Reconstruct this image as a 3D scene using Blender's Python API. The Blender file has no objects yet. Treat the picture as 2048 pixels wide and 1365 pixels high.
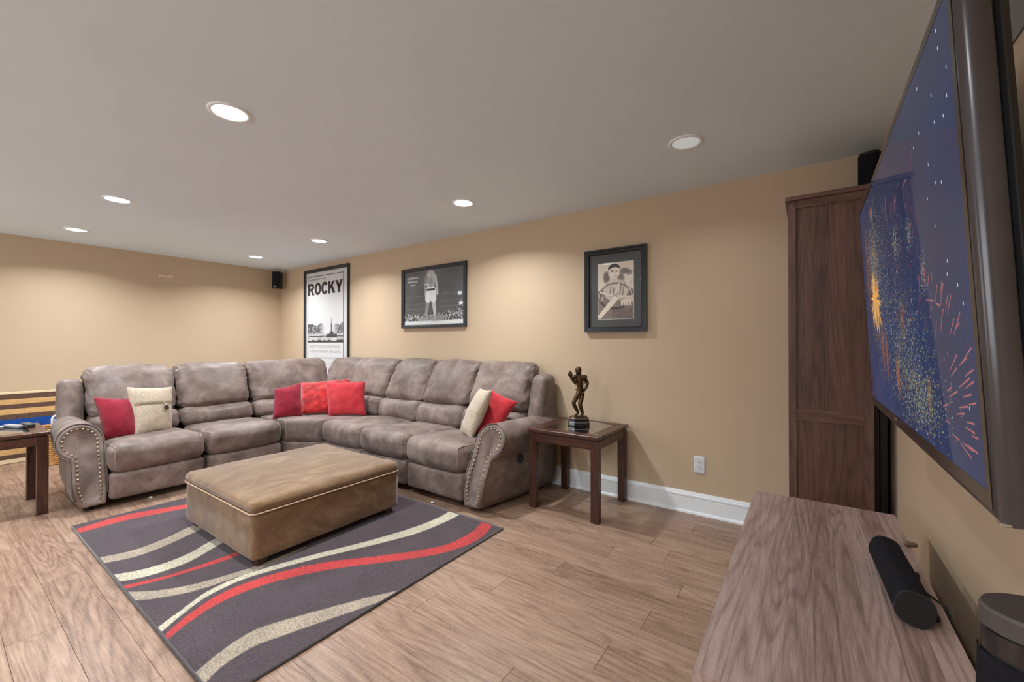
import bpy, math, random
import numpy as np
from mathutils import Vector, Matrix, noise

random.seed(7)
rng = np.random.default_rng(11)
SC = bpy.context.scene
COL = SC.collection
PI = math.pi

# ------------------------------------------------------------------ camera
ROOM_X0, ROOM_X1, ROOM_Y0, ROOM_Y1, ROOM_H = -6.55, 0.35, -2.6, 3.157, 2.305
cam_d = bpy.data.cameras.new('camera')
cam = bpy.data.objects.new('camera', cam_d)
COL.objects.link(cam)
SC.camera = cam
cam_d.sensor_width = 36.0
cam_d.lens = 833.3 * 36.0 / 2048.0
cam_d.clip_start = 0.02
FW = Vector((-0.577, 0.817, 0.0066)).normalized()
RT = FW.cross(Vector((0, 0, 1))).normalized()
UP = RT.cross(FW)
cam.matrix_world = Matrix(((RT.x, UP.x, -FW.x, 0.0), (RT.y, UP.y, -FW.y, 0.0), (RT.z, UP.z, -FW.z, 1.2), (0, 0, 0, 1)))

# ------------------------------------------------------------------ world, exposure
w = bpy.data.worlds.new('world')
SC.world = w
w.use_nodes = True
w.node_tree.nodes['Background'].inputs[0].default_value = (0.90, 0.97, 1.06, 1)      # bright sky, sends fill light in through the added windows
w.node_tree.nodes['Background'].inputs[1].default_value = 6.2
LAMP_POWER = 19.0         # watts of each downlight
LAMP_SPREAD = 142.0       # degrees
LAMP_COLOR = (0.955, 1.0, 1.045)
SC.view_settings.view_transform = 'Standard'
SC.view_settings.look = 'None'
SC.view_settings.exposure = 0.0
SC.view_settings.gamma = 1.0
SC.view_settings.use_curve_mapping = False
try:
    SC.cycles.max_bounces = 12
    SC.cycles.diffuse_bounces = 8
    SC.cycles.transparent_max_bounces = 16
except Exception:
    pass


# ------------------------------------------------------------------ helpers: scene graph
def tag(o, label=None, cat=None, group=None, kind=None):
    if label: o['label'] = label
    if cat: o['category'] = cat
    if group: o['group'] = group
    if kind: o['kind'] = kind
    return o


def thing(name, loc, label, cat, group=None, rz=0.0):
    o = bpy.data.objects.new(name, None)
    o.empty_display_size = 0.1
    o.location = loc
    o.rotation_euler = (0, 0, rz)
    COL.objects.link(o)
    return tag(o, label, cat, group)


def copy_tree(o, parent=None):
    c = o.copy()
    COL.objects.link(c)
    c.parent = parent
    for ch in list(o.children):
        copy_tree(ch, c)
    return c


def world_loc(o):
    p = Vector((0, 0, 0))
    while o is not None:
        p += Vector(o.location)
        o = o.parent
    return p


class B:
    """collects vertices and faces of one mesh"""
    def __init__(s):
        s.v = []; s.f = []; s.uv = None

    def add(s, vs, fs):
        n = len(s.v)
        s.v.extend([tuple(p) for p in vs])
        s.f.extend([tuple(i + n for i in q) for q in fs])

    def obj(s, name, mat, parent=None, smooth=False, local=False, xf=None, label=None, kind=None):
        """vertices are world coordinates unless local; they are stored relative to the parent"""
        vs = s.v
        if xf is not None:
            vs = [tuple(xf(*p)) for p in vs]
        off = Vector((0, 0, 0)) if (local or parent is None) else world_loc(parent)
        me = bpy.data.meshes.new(name)
        me.from_pydata([(p[0] - off.x, p[1] - off.y, p[2] - off.z) for p in vs], [], s.f)
        if s.uv:
            ul = me.uv_layers.new(name='UVMap')
            for poly in me.polygons:
                for li in poly.loop_indices:
                    ul.data[li].uv = s.uv[me.loops[li].vertex_index]
        me.validate()
        if smooth:
            me.polygons.foreach_set('use_smooth', [True] * len(me.polygons))
        me.materials.append(mat)
        me.update()
        o = bpy.data.objects.new(name, me)
        COL.objects.link(o)
        if parent is not None:
            o.parent = parent
        if label: o['label'] = label
        if kind: o['kind'] = kind
        return o

    # ---- primitives
    def box(s, x0, x1, y0, y1, z0, z1, bv=0.0):
        if x1 < x0: x0, x1 = x1, x0
        if y1 < y0: y0, y1 = y1, y0
        if z1 < z0: z0, z1 = z1, z0
        c = ((x0 + x1) / 2, (y0 + y1) / 2, (z0 + z1) / 2)
        h = ((x1 - x0) / 2, (y1 - y0) / 2, (z1 - z0) / 2)
        bv = min(bv, min(h) * 0.9)
        if bv <= 0:
            vs = [(c[0] + i * h[0], c[1] + j * h[1], c[2] + k * h[2]) for i in (-1, 1) for j in (-1, 1) for k in (-1, 1)]
            s.add(vs, [(0, 1, 3, 2), (4, 6, 7, 5), (0, 4, 5, 1), (2, 3, 7, 6), (0, 2, 6, 4), (1, 5, 7, 3)])
            return
        idx = {}; vs = []
        for i in (-1, 1):
            for j in (-1, 1):
                for k in (-1, 1):
                    sg = (i, j, k)
                    for a in range(3):
                        p = [c[d] + sg[d] * (h[d] - (0 if d == a else bv)) for d in range(3)]
                        idx[(i, j, k, a)] = len(vs); vs.append(p)
        fs = []
        for a in range(3):
            b_, c_ = (a + 1) % 3, (a + 2) % 3
            for sgn in (-1, 1):
                q = []
                for sb, sc in ((-1, -1), (1, -1), (1, 1), (-1, 1)):
                    k = [0, 0, 0]; k[a] = sgn; k[b_] = sb; k[c_] = sc
                    q.append(idx[(*k, a)])
                fs.append(q if sgn > 0 else q[::-1])
        for a in range(3):          # edges along axis a
            b_, c_ = (a + 1) % 3, (a + 2) % 3
            for sb in (-1, 1):
                for sc in (-1, 1):
                    def K(sa, face):
                        k = [0, 0, 0]; k[a] = sa; k[b_] = sb; k[c_] = sc
                        return idx[(*k, face)]
                    q = [K(-1, b_), K(1, b_), K(1, c_), K(-1, c_)]
                    fs.append(q if sb * sc > 0 else q[::-1])
        for i in (-1, 1):
            for j in (-1, 1):
                for k in (-1, 1):
                    q = [idx[(i, j, k, 0)], idx[(i, j, k, 1)], idx[(i, j, k, 2)]]
                    fs.append(q if i * j * k > 0 else q[::-1])
        s.add(vs, fs)

    def tube(s, pts, r, n=8, closed=False, cap=True):
        pts = [Vector(p) for p in pts]
        m = len(pts)
        rs = r if isinstance(r, (list, tuple)) else [r] * m
        up = None; vs = []
        for i, p in enumerate(pts):
            if closed:
                t = pts[(i + 1) % m] - pts[i - 1]
            else:
                t = pts[min(i + 1, m - 1)] - pts[max(i - 1, 0)]
            t.normalize()
            if up is None:
                a = Vector((0, 0, 1)) if abs(t.z) < 0.9 else Vector((1, 0, 0))
                up = (a - t * a.dot(t)).normalized()
            else:
                up = up - t * up.dot(t)
                up = up.normalized() if up.length > 1e-6 else t.orthogonal().normalized()
            sd = t.cross(up)
            for k in range(n):
                an = 2 * PI * k / n
                vs.append(p + (up * math.cos(an) + sd * math.sin(an)) * rs[i])
        fs = []
        for i in range(m if closed else m - 1):
            j = (i + 1) % m
            for k in range(n):
                l = (k + 1) % n
                fs.append((i * n + k, i * n + l, j * n + l, j * n + k))
        if cap and not closed:
            fs.append(tuple(range(n))[::-1]); fs.append(tuple((m - 1) * n + k for k in range(n)))
        s.add(vs, fs)

    def lathe(s, prof, c=(0, 0, 0), n=24, cap0=False, cap1=False, ax=1.0, ay=1.0):
        vs = []; fs = []
        for r, z in prof:
            for k in range(n):
                an = 2 * PI * k / n
                vs.append((c[0] + r * ax * math.cos(an), c[1] + r * ay * math.sin(an), c[2] + z))
        for i in range(len(prof) - 1):
            for k in range(n):
                l = (k + 1) % n
                fs.append((i * n + k, i * n + l, (i + 1) * n + l, (i + 1) * n + k))
        if cap0: fs.append(tuple(range(n))[::-1])
        if cap1: fs.append(tuple((len(prof) - 1) * n + k for k in range(n)))
        s.add(vs, fs)

    def sphere(s, c, r, n=12, m=8, sc=(1, 1, 1)):
        vs = [(c[0], c[1], c[2] - r * sc[2])]; fs = []
        for i in range(1, m):
            th = -PI / 2 + PI * i / m
            for k in range(n):
                an = 2 * PI * k / n
                vs.append((c[0] + r * sc[0] * math.cos(th) * math.cos(an), c[1] + r * sc[1] * math.cos(th) * math.sin(an), c[2] + r * sc[2] * math.sin(th)))
        vs.append((c[0], c[1], c[2] + r * sc[2]))
        for k in range(n):
            l = (k + 1) % n
            fs.append((0, 1 + l, 1 + k))
            for i in range(m - 2):
                fs.append((1 + i * n + k, 1 + i * n + l, 1 + (i + 1) * n + l, 1 + (i + 1) * n + k))
            fs.append((1 + (m - 2) * n + k, 1 + (m - 2) * n + l, len(vs) - 1))
        s.add(vs, fs)

    def prism(s, poly, f, d0, d1):
        """polygon (p,q) extruded between depths d0 and d1; f(p,q,d) -> world"""
        n = len(poly)
        vs = [f(p, q, d0) for p, q in poly] + [f(p, q, d1) for p, q in poly]
        fs = [tuple(range(n))[::-1], tuple(range(n, 2 * n))] + [(i, (i + 1) % n, n + (i + 1) % n, n + i) for i in range(n)]
        s.add(vs, fs)

    def quad_uv(s, p00, p10, p11, p01, nx=1, ny=1):
        """grid with UVs 0..1; p00 is the image's lower left"""
        p00, p10, p11, p01 = map(Vector, (p00, p10, p11, p01))
        base = len(s.v); s.uv = s.uv or []
        for j in range(ny + 1):
            for i in range(nx + 1):
                a, b = i / nx, j / ny
                s.v.append(tuple(p00 * (1 - a) * (1 - b) + p10 * a * (1 - b) + p11 * a * b + p01 * (1 - a) * b))
                s.uv.append((a, b))
        for j in range(ny):
            for i in range(nx):
                k = base + j * (nx + 1) + i
                s.f.append((k, k + 1, k + nx + 2, k + nx + 1))


def make_hexa(C):
    """C[i][j][k] corner points; trilinear map on [-1,1]^3"""
    C = np.array(C, float).reshape(2, 2, 2, 3)
    def T(q):
        q = np.asarray(q, float)
        a = (q + 1) / 2
        out = np.zeros(q.shape[:-1] + (3,))
        for i in (0, 1):
            for j in (0, 1):
                for k in (0, 1):
                    wgt = (a[..., 0] if i else 1 - a[..., 0]) * (a[..., 1] if j else 1 - a[..., 1]) * (a[..., 2] if k else 1 - a[..., 2])
                    out += wgt[..., None] * C[i, j, k]
        return out
    h = np.array([
        np.mean([np.linalg.norm(C[1, j, k] - C[0, j, k]) for j in (0, 1) for k in (0, 1)]) / 2,
        np.mean([np.linalg.norm(C[i, 1, k] - C[i, 0, k]) for i in (0, 1) for k in (0, 1)]) / 2,
        np.mean([np.linalg.norm(C[i, j, 1] - C[i, j, 0]) for i in (0, 1) for j in (0, 1)]) / 2])
    return T, h


def soft(b, C, r=0.05, bulge=(0, 0, 0), n=16, wr=0.0, wf=9.0, gather=0.0, gf=46.0, seed=0.0):
    """rounded, bulging upholstery block fitted to eight corners; returns the surface function"""
    T, h = make_hexa(C)
    r = min(r, 0.98 * h.min())
    bulge = np.array(bulge)

    def S(q):
        q = np.asarray(q, float)
        p = q * h
        inner = np.clip(p, -(h - r), h - r)
        d = p - inner
        L = np.linalg.norm(d, axis=-1, keepdims=True)
        p = np.where(L > 1e-9, inner + d / np.maximum(L, 1e-9) * r, p)
        u = p / h
        g = 1 - u ** 2
        u2 = u.copy()
        u2[..., 0] += bulge[0] / h[0] * u[..., 0] * g[..., 1] * g[..., 2]
        u2[..., 1] += bulge[1] / h[1] * u[..., 1] * g[..., 0] * g[..., 2]
        u2[..., 2] += bulge[2] / h[2] * u[..., 2] * g[..., 0] * g[..., 1]
        return T(u2)

    ids = {}; qs = []; fs = []
    def V(i, j, k):
        key = (i, j, k)
        if key not in ids:
            ids[key] = len(qs)
            t = [2.0 * x / n - 1 for x in key]
            qs.append([0.5 * math.sin(x * PI / 2) + 0.5 * x for x in t])
        return ids[key]
    for a in range(n):
        for c in range(n):
            fs.append((V(a, c, n), V(a + 1, c, n), V(a + 1, c + 1, n), V(a, c + 1, n)))
            fs.append((V(a, c, 0), V(a, c + 1, 0), V(a + 1, c + 1, 0), V(a + 1, c, 0)))
            fs.append((V(a, n, c), V(a, n, c + 1), V(a + 1, n, c + 1), V(a + 1, n, c)))
            fs.append((V(a, 0, c), V(a + 1, 0, c), V(a + 1, 0, c + 1), V(a, 0, c + 1)))
            fs.append((V(n, a, c), V(n, a + 1, c), V(n, a + 1, c + 1), V(n, a, c + 1)))
            fs.append((V(0, a, c), V(0, a, c + 1), V(0, a + 1, c + 1), V(0, a + 1, c)))
    qs = np.array(qs)
    P = S(qs)
    if wr or gather:
        nr = np.zeros_like(P)
        F = np.array(fs)
        fn = np.cross(P[F[:, 2]] - P[F[:, 0]], P[F[:, 3]] - P[F[:, 1]])
        for k in range(4):
            np.add.at(nr, F[:, k], fn)
        nr /= np.maximum(np.linalg.norm(nr, axis=1, keepdims=True), 1e-9)
        for i in range(len(P)):
            q = qs[i]
            d = wr * noise.noise(Vector(P[i] * wf) + Vector((seed, 0, 0)))
            if gather:
                e = max(0.0, (abs(q[0]) - 0.62) / 0.38)
                d += gather * e * noise.noise(Vector((q[0] * 1.2 + seed, q[1] * 2.0, q[2] * h[2] * gf)))
            P[i] += nr[i] * d
    T3 = np.linalg.det(np.array([T(np.array([1., 0, 0])) - T(np.array([0., 0, 0])), T(np.array([0., 1, 0])) - T(np.array([0., 0, 0])), T(np.array([0., 0, 1])) - T(np.array([0., 0, 0]))]))
    if T3 < 0:
        fs = [f[::-1] for f in fs]
    b.add(P, fs)
    return S


def hexa_from(f, u, v, w_):
    """eight corners from f(u,v,w) with u,v,w two-value ranges"""
    return [[[f(u[i], v[j], w_[k]) for k in (0, 1)] for j in (0, 1)] for i in (0, 1)]


# ------------------------------------------------------------------ helpers: materials
def srgb(r, g, b):
    f = lambda c: (c / 255 / 12.92) if c / 255 <= 0.04045 else ((c / 255 + 0.055) / 1.055) ** 2.4
    return (f(r), f(g), f(b), 1.0)


class M:
    def __init__(s, name):
        s.m = bpy.data.materials.new(name)
        s.m.use_nodes = True
        s.t = s.m.node_tree
        s.t.nodes.clear()
        s.out = s.n('ShaderNodeOutputMaterial')

    def n(s, typ, **kw):
        nd = s.t.nodes.new(typ)
        for k, v in kw.items():
            setattr(nd, k, v)
        return nd

    def l(s, a, b):
        s.t.links.new(a, b)

    def bsdf(s, color=(0.8, 0.8, 0.8, 1), rough=0.5, metal=0.0, spec=0.5, sheen=0.0, coat=0.0):
        p = s.n('ShaderNodeBsdfPrincipled')
        p.inputs['Base Color'].default_value = color
        p.inputs['Roughness'].default_value = rough
        p.inputs['Metallic'].default_value = metal
        p.inputs['Specular IOR Level'].default_value = spec
        p.inputs['Sheen Weight'].default_value = sheen
        p.inputs['Coat Weight'].default_value = coat
        s.l(p.outputs[0], s.out.inputs[0])
        s.p = p
        return p

    def coord(s, scale=(1, 1, 1), kind='Object', offset_random=False, rot=(0, 0, 0)):
        tc = s.n('ShaderNodeTexCoord')
        mp = s.n('ShaderNodeMapping')
        mp.inputs['Scale'].default_value = scale
        mp.inputs['Rotation'].default_value = rot
        src = tc.outputs[kind]
        if offset_random:
            oi = s.n('ShaderNodeObjectInfo')
            mu = s.n('ShaderNodeMath', operation='MULTIPLY'); mu.inputs[1].default_value = 37.0
            s.l(oi.outputs['Random'], mu.inputs[0])
            ad = s.n('ShaderNodeVectorMath', operation='ADD')
            s.l(src, ad.inputs[0]); s.l(mu.outputs[0], ad.inputs[1])
            src = ad.outputs[0]
        s.l(src, mp.inputs[0])
        return mp.outputs[0]

    def noise(s, vec, scale=5, detail=4, rough=0.55, dist=0.0):
        nd = s.n('ShaderNodeTexNoise')
        nd.inputs['Scale'].default_value = scale
        nd.inputs['Detail'].default_value = detail
        nd.inputs['Roughness'].default_value = rough
        nd.inputs['Distortion'].default_value = dist
        s.l(vec, nd.inputs['Vector'])
        return nd.outputs['Fac']

    def ramp(s, fac, stops):
        r = s.n('ShaderNodeValToRGB')
        e = r.color_ramp.elements
        while len(e) < len(stops):
            e.new(0.5)
        for k, (p, c) in enumerate(stops):
            e[k].position = p
            e[k].color = c if len(c) == 4 else (*c, 1)
        s.l(fac, r.inputs[0])
        return r.outputs[0]

    def math(s, op, a, b=None):
        nd = s.n('ShaderNodeMath', operation=op)
        for k, x in enumerate((a, b)):
            if x is None: continue
            if isinstance(x, (int, float)): nd.inputs[k].default_value = x
            else: s.l(x, nd.inputs[k])
        return nd.outputs[0]

    def mix(s, fac, a, b, blend='MIX'):
        nd = s.n('ShaderNodeMix', data_type='RGBA', blend_type=blend)
        for k, x in ((0, fac), (6, a), (7, b)):
            if isinstance(x, (int, float)): nd.inputs[k].default_value = x
            elif isinstance(x, tuple): nd.inputs[k].default_value = x
            else: s.l(x, nd.inputs[k])
        return nd.outputs[2]

    def bump(s, h, strength=0.2, dist=0.01):
        nd = s.n('ShaderNodeBump')
        nd.inputs['Strength'].default_value = strength
        nd.inputs['Distance'].default_value = dist
        s.l(h, nd.inputs['Height'])
        s.l(nd.outputs[0], s.p.inputs['Normal'])


def plain(name, color, rough=0.5, metal=0.0, spec=0.5, var=0.08, vs=14.0, bump=0.0, bs=120.0, coat=0.0, sheen=0.0):
    m = M(name)
    m.bsdf(color, rough, metal, spec, sheen, coat)
    v = m.coord()
    f = m.noise(v, vs, 3)
    lo = tuple(c * (1 - var) for c in color[:3]) + (1,)
    hi = tuple(min(1, c * (1 + var)) for c in color[:3]) + (1,)
    m.l(m.ramp(f, [(0.3, lo), (0.7, hi)]), m.p.inputs['Base Color'])
    if bump:
        m.bump(m.noise(v, bs, 3), bump, 0.004)
    return m.m


def wood(name, dark, mid, light, axis=0, grain=1.0, rough=0.42, spec=0.4, ring=0.45, tone=0.16, scratch=0.0, bump=0.12, knots=True, knot=0.5, ringn=85.0, wavy=0.75, blot=0.28):
    """grain runs along the given axis; each object gets its own offset and tone"""
    m = M(name)
    m.bsdf((0.3, 0.2, 0.12, 1), rough, 0, spec)
    def co(across, along):
        q = [across * grain] * 3; q[axis] = along * grain
        return m.coord(tuple(q), offset_random=True)
    fine = m.noise(co(70, 4.5), 1.0, 6, 0.62)
    hair = m.noise(co(330, 14), 1.0, 3, 0.6)
    broad = m.noise(co(14, 1.3), 1.0, 3, 0.55)
    warp = m.noise(co(5.2, wavy), 1.0, 2, 0.45)
    sn = m.n('ShaderNodeMath', operation='SINE')
    m.l(m.math('MULTIPLY', warp, ringn), sn.inputs[0])
    line = m.math('POWER', m.math('MULTIPLY', m.math('ADD', sn.outputs[0], 1.0), 0.5), 3.0)
    f = m.math('ADD', m.math('MULTIPLY', fine, 0.38), m.math('ADD', m.math('MULTIPLY', hair, 0.34), m.math('MULTIPLY', broad, blot)))
    f = m.math('ADD', f, 0.5 * (0.28 - blot))
    f = m.math('ADD', f, m.math('MULTIPLY', m.math('SUBTRACT', line, 0.31), -0.16 * ring))
    oi = m.n('ShaderNodeObjectInfo')
    f = m.math('ADD', f, m.math('MULTIPLY', m.math('SUBTRACT', oi.outputs['Random'], 0.5), tone))
    col = m.ramp(f, [(0.36, dark), (0.5, mid), (0.64, light)])
    if knots:
        vo = m.n('ShaderNodeTexVoronoi'); vo.inputs['Scale'].default_value = 1.0
        st3 = [3.2, 3.2, 3.2]; st3[axis] = 1.1
        m.l(m.coord(tuple(x * grain for x in st3), offset_random=True), vo.inputs['Vector'])
        k = m.ramp(vo.outputs['Distance'], [(0.03, (1, 1, 1)), (0.13, (0, 0, 0))])
        col = m.mix(m.math('MULTIPLY', k, knot), col, tuple(c * 0.55 for c in dark[:3]) + (1,))
    if scratch:
        st4 = [26.0, 26.0, 26.0]; st4[axis] = 190.0
        sc = m.noise(m.coord(tuple(st4)), 1.0, 3, 0.6)
        msk = m.ramp(sc, [(0.52, (0, 0, 0)), (0.72, (1, 1, 1))])
        col = m.mix(m.math('MULTIPLY', msk, scratch), col, tuple(min(1, c * 1.35) for c in light[:3]) + (1,))
    m.l(col, m.p.inputs['Base Color'])
    m.bump(fine, bump, 0.003)
    return m.m


def thin_glass(name, tint=(0.97, 0.985, 0.98, 1), rough=0.0, gain=1.0):
    m = M(name)
    tr = m.n('ShaderNodeBsdfTransparent'); tr.inputs[0].default_value = tint
    gl = m.n('ShaderNodeBsdfGlossy'); gl.inputs['Roughness'].default_value = rough
    fr = m.n('ShaderNodeFresnel')      # a thin pane reflects alike from both sides
    ge = m.n('ShaderNodeNewGeometry')
    m.l(m.math('ADD', 1.5, m.math('MULTIPLY', ge.outputs['Backfacing'], 1 / 1.5 - 1.5)), fr.inputs[0])
    mx = m.n('ShaderNodeMixShader')
    m.l(m.math('MULTIPLY', fr.outputs[0], gain), mx.inputs[0])
    m.l(tr.outputs[0], mx.inputs[1]); m.l(gl.outputs[0], mx.inputs[2])
    m.l(mx.outputs[0], m.out.inputs[0])
    return m.m


def emitter(name, color, strength):
    m = M(name)
    e = m.n('ShaderNodeEmission')
    e.inputs[0].default_value = (*color, 1); e.inputs[1].default_value = strength
    m.l(e.outputs[0], m.out.inputs[0])
    return m.m


def image_from(name, arr):
    """arr: rows top to bottom, sRGB 0..1, computed in this script"""
    h, w_ = arr.shape[:2]
    im = bpy.data.images.new(name, w_, h)
    px = np.ones((h, w_, 4), np.float32)
    px[..., :3] = np.clip(arr[::-1], 0, 1)
    im.pixels.foreach_set(px.ravel())
    im.update()
    return im


def printed(name, arr, rough=0.55):
    m = M(name)
    m.bsdf((1, 1, 1, 1), rough, 0, 0.3)
    t = m.n('ShaderNodeTexImage'); t.image = image_from(name, arr); t.extension = 'EXTEND'
    m.l(t.outputs[0], m.p.inputs['Base Color'])
    return m.m


# ------------------------------------------------------------------ materials
def make_wall():
    m = M('tan_wall_paint')
    m.bsdf((0.58, 0.44, 0.295, 1), 0.62, 0, 0.25)
    v = m.coord()
    f = m.noise(v, 1.3, 3)
    m.l(m.ramp(f, [(0.3, (0.57, 0.437, 0.296)), (0.7, (0.59, 0.453, 0.310))]), m.p.inputs['Base Color'])
    m.bump(m.noise(v, 260, 2), 0.08, 0.002)
    return m.m


def make_leather(name, k=1.0):
    m = M(name)
    m.bsdf((0.13, 0.1, 0.085, 1), 0.5, 0, 0.4, sheen=0.12)
    v = m.coord()
    a = m.noise(v, 4.5, 5, 0.6, 0.6)
    b_ = m.noise(v, 17, 4, 0.6)
    f = m.math('ADD', m.math('MULTIPLY', a, 0.7), m.math('MULTIPLY', b_, 0.3))
    c = lambda r, g, bb: tuple(x * k for x in srgb(r, g, bb)[:3]) + (1,)
    m.l(m.ramp(f, [(0.34, c(90, 74, 67)), (0.5, c(119, 102, 94)), (0.66, c(148, 132, 123))]), m.p.inputs['Base Color'])
    m.l(m.ramp(a, [(0.35, (0.42, 0.42, 0.42)), (0.65, (0.6, 0.6, 0.6))]), m.p.inputs['Roughness'])
    g = m.math('ADD', m.math('MULTIPLY', m.noise(v, 38, 5, 0.65), 1.0), m.math('MULTIPLY', m.noise(v, 9, 3), 1.6))
    m.bump(g, 0.22, 0.008)
    return m.m


def make_suede():
    m = M('tan_microsuede')
    m.bsdf((0.2, 0.14, 0.09, 1), 0.85, 0, 0.15, sheen=0.35)
    a = m.noise(m.coord((5, 2.6, 5)), 1.6, 6, 0.68, 1.2)
    b_ = m.noise(m.coord((1, 1, 1)), 2.2, 3, 0.5)
    f = m.math('ADD', m.math('MULTIPLY', a, 0.65), m.math('MULTIPLY', b_, 0.35))
    m.l(m.ramp(f, [(0.33, srgb(96, 71, 48)), (0.5, srgb(122, 95, 67)), (0.67, srgb(150, 122, 91))]), m.p.inputs['Base Color'])
    m.bump(m.noise(m.coord(), 160, 3), 0.15, 0.003)
    return m.m


def make_cloth(name, c0, c1, scale=26.0, weave=0.25, rough=0.85, sheen=0.3, ws=420.0):
    m = M(name)
    m.bsdf(c0, rough, 0, 0.15, sheen=sheen)
    v = m.coord()
    f = m.noise(v, scale, 4, 0.6, 0.4)
    m.l(m.ramp(f, [(0.35, c0), (0.65, c1)]), m.p.inputs['Base Color'])
    m.bump(m.noise(v, ws, 2), weave, 0.003)
    return m.m


def make_linen():
    m = M('oatmeal_linen')
    m.bsdf((0.5, 0.42, 0.3, 1), 0.85, 0, 0.15, sheen=0.2)
    a = m.noise(m.coord((420, 420, 90)), 1.0, 3, 0.6)
    b_ = m.noise(m.coord((90, 90, 420)), 1.0, 3, 0.6)
    f = m.math('ADD', m.math('MULTIPLY', a, 0.5), m.math('MULTIPLY', b_, 0.5))
    m.l(m.ramp(f, [(0.38, srgb(150, 133, 112)), (0.5, srgb(188, 172, 150)), (0.62, srgb(214, 202, 184))]), m.p.inputs['Base Color'])
    m.bump(f, 0.35, 0.003)
    return m.m


WALL = make_wall()
CEIL = plain('grey_white_ceiling_paint', (0.77, 0.895, 0.99, 1), 0.75, 0, 0.15, 0.02, 1.2, 0.05, 220)
WHITE = plain('white_trim_paint', (0.90, 0.93, 0.95, 1), 0.35, 0, 0.4, 0.02, 6)
PLANK = wood('laminate_plank', srgb(114, 87, 70), srgb(151, 122, 102), srgb(178, 149, 128), axis=0, grain=1.0, rough=0.36, spec=0.45, ring=0.5, tone=0.10, scratch=0.28, bump=0.10, knot=0.3, ringn=120, wavy=0.55, blot=0.2)
SUBFLOOR = plain('dark_subfloor', srgb(48, 36, 28), 0.8)
LEATHER = make_leather('brown_grey_leather')
LEATHER_D = make_leather('dark_leather', 0.8)
PIPE = plain('pale_seam_thread', srgb(158, 138, 124), 0.6)
SUEDE = make_suede()
SUEDE_PIPE = plain('suede_piping', srgb(178, 152, 124), 0.75)
BRASS = plain('aged_brass', srgb(196, 178, 150), 0.34, 1.0, 0.5, 0.1, 60)
BLACK = plain('black_plastic', (0.012, 0.012, 0.013, 1), 0.42, 0, 0.5, 0.2, 30)
BLACK_GLOSS = plain('black_gloss_plastic', (0.018, 0.013, 0.013, 1), 0.12, 0, 0.6, 0.1, 10)
GREY_BEZEL = plain('smoky_grey_bezel', (0.075, 0.064, 0.064, 1), 0.22, 0.3, 0.6, 0.1, 10)
BLACK_FRAME = plain('black_frame_lacquer', (0.016, 0.017, 0.02, 1), 0.28, 0, 0.5, 0.1, 20)
SILVER = plain('silver_metal', (0.6, 0.6, 0.62, 1), 0.3, 1.0)
GRILLE = plain('black_speaker_cloth', (0.013, 0.013, 0.016, 1), 0.9, 0, 0.12, 0.3, 260, 0.2, 500)
ESPRESSO = wood('espresso_wood', srgb(44, 24, 18), srgb(68, 40, 30), srgb(92, 58, 44), axis=2, grain=1.2, rough=0.3, spec=0.5, ring=0.3, tone=0.08, knots=False)
ESPRESSO_X = wood('espresso_wood_rail', srgb(50, 28, 21), srgb(76, 46, 35), srgb(102, 66, 51), axis=0, grain=1.2, rough=0.28, spec=0.5, ring=0.3, tone=0.08, knots=False)
GB_Z = wood('grey_brown_pine_upright', srgb(80, 57, 49), srgb(100, 74, 64), srgb(119, 91, 80), axis=2, grain=0.9, rough=0.45, spec=0.35, ring=0.55, tone=0.06, ringn=110, wavy=0.5, blot=0.14)
GB_X = wood('grey_brown_pine_rail', srgb(80, 57, 49), srgb(100, 74, 64), srgb(119, 91, 80), axis=0, grain=0.8, rough=0.45, spec=0.35, ring=0.5, tone=0.07, knots=False)
GB_Y = wood('grey_brown_pine_board', srgb(121, 100, 92), srgb(153, 129, 120), srgb(180, 156, 147), axis=1, grain=1.3, rough=0.42, spec=0.4, ring=0.6, tone=0.32, ringn=130, knot=0.3, wavy=0.4, blot=0.12)
CRIMSON = make_cloth('crimson_cotton', srgb(122, 22, 40), srgb(150, 34, 52), 12, 0.2)
RED = make_cloth('red_microfibre', srgb(168, 36, 44), srgb(192, 54, 60), 10, 0.2)
FUR = make_cloth('red_plush', srgb(138, 12, 18), srgb(206, 42, 40), 17, 0.9, 0.8, 0.6, 150)
LINEN = make_linen()
BUTTON = plain('dark_brown_button', srgb(52, 38, 30), 0.3, 0, 0.5, 0.3, 90)
BRONZE = plain('antique_bronze', srgb(98, 76, 54), 0.34, 0.9, 0.5, 0.4, 40, 0.3, 160)
GLASS = thin_glass('frame_glass', gain=1.0)
TABLE_GLASS = thin_glass('table_glass', (0.90, 0.95, 0.93, 1), gain=2.4)
WICKER = wood('honey_wicker', srgb(140, 88, 40), srgb(190, 138, 76), srgb(224, 180, 116), axis=0, grain=3, rough=0.6, tone=0.3, knots=False)
WHITE_PL = plain('white_plastic', (0.75, 0.76, 0.78, 1), 0.35)
GREY_PL = plain('grey_plastic', srgb(120, 122, 126), 0.45)

# ================================================================== SETTING
X0, X1, Y0, Y1, H = ROOM_X0, ROOM_X1, ROOM_Y0, ROOM_Y1, ROOM_H
T = 0.12


def struct(name, b, mat, **kw):
    return tag(b.obj(name, mat, **kw), kind='structure')


b = B(); b.box(X0 - T, X1 + T, Y0 - T, Y1 + T, -0.12, -0.008)
floor = struct('floor', b, SUBFLOOR)
b = B(); b.box(X0 - T, X1 + T, Y0 - T, Y1 + T, H, H + 0.1); struct('ceiling', b, CEIL)
b = B(); b.box(X0 - T, X1 + T, Y1, Y1 + T, -0.008, H); struct('wall_back', b, WALL)
b = B(); b.box(X0 - T, X0, Y0, Y1, -0.008, H); struct('wall_left', b, WALL)
b = B(); b.box(X1, X1 + T, Y0, Y1, -0.008, H); struct('wall_right', b, WALL)
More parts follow.
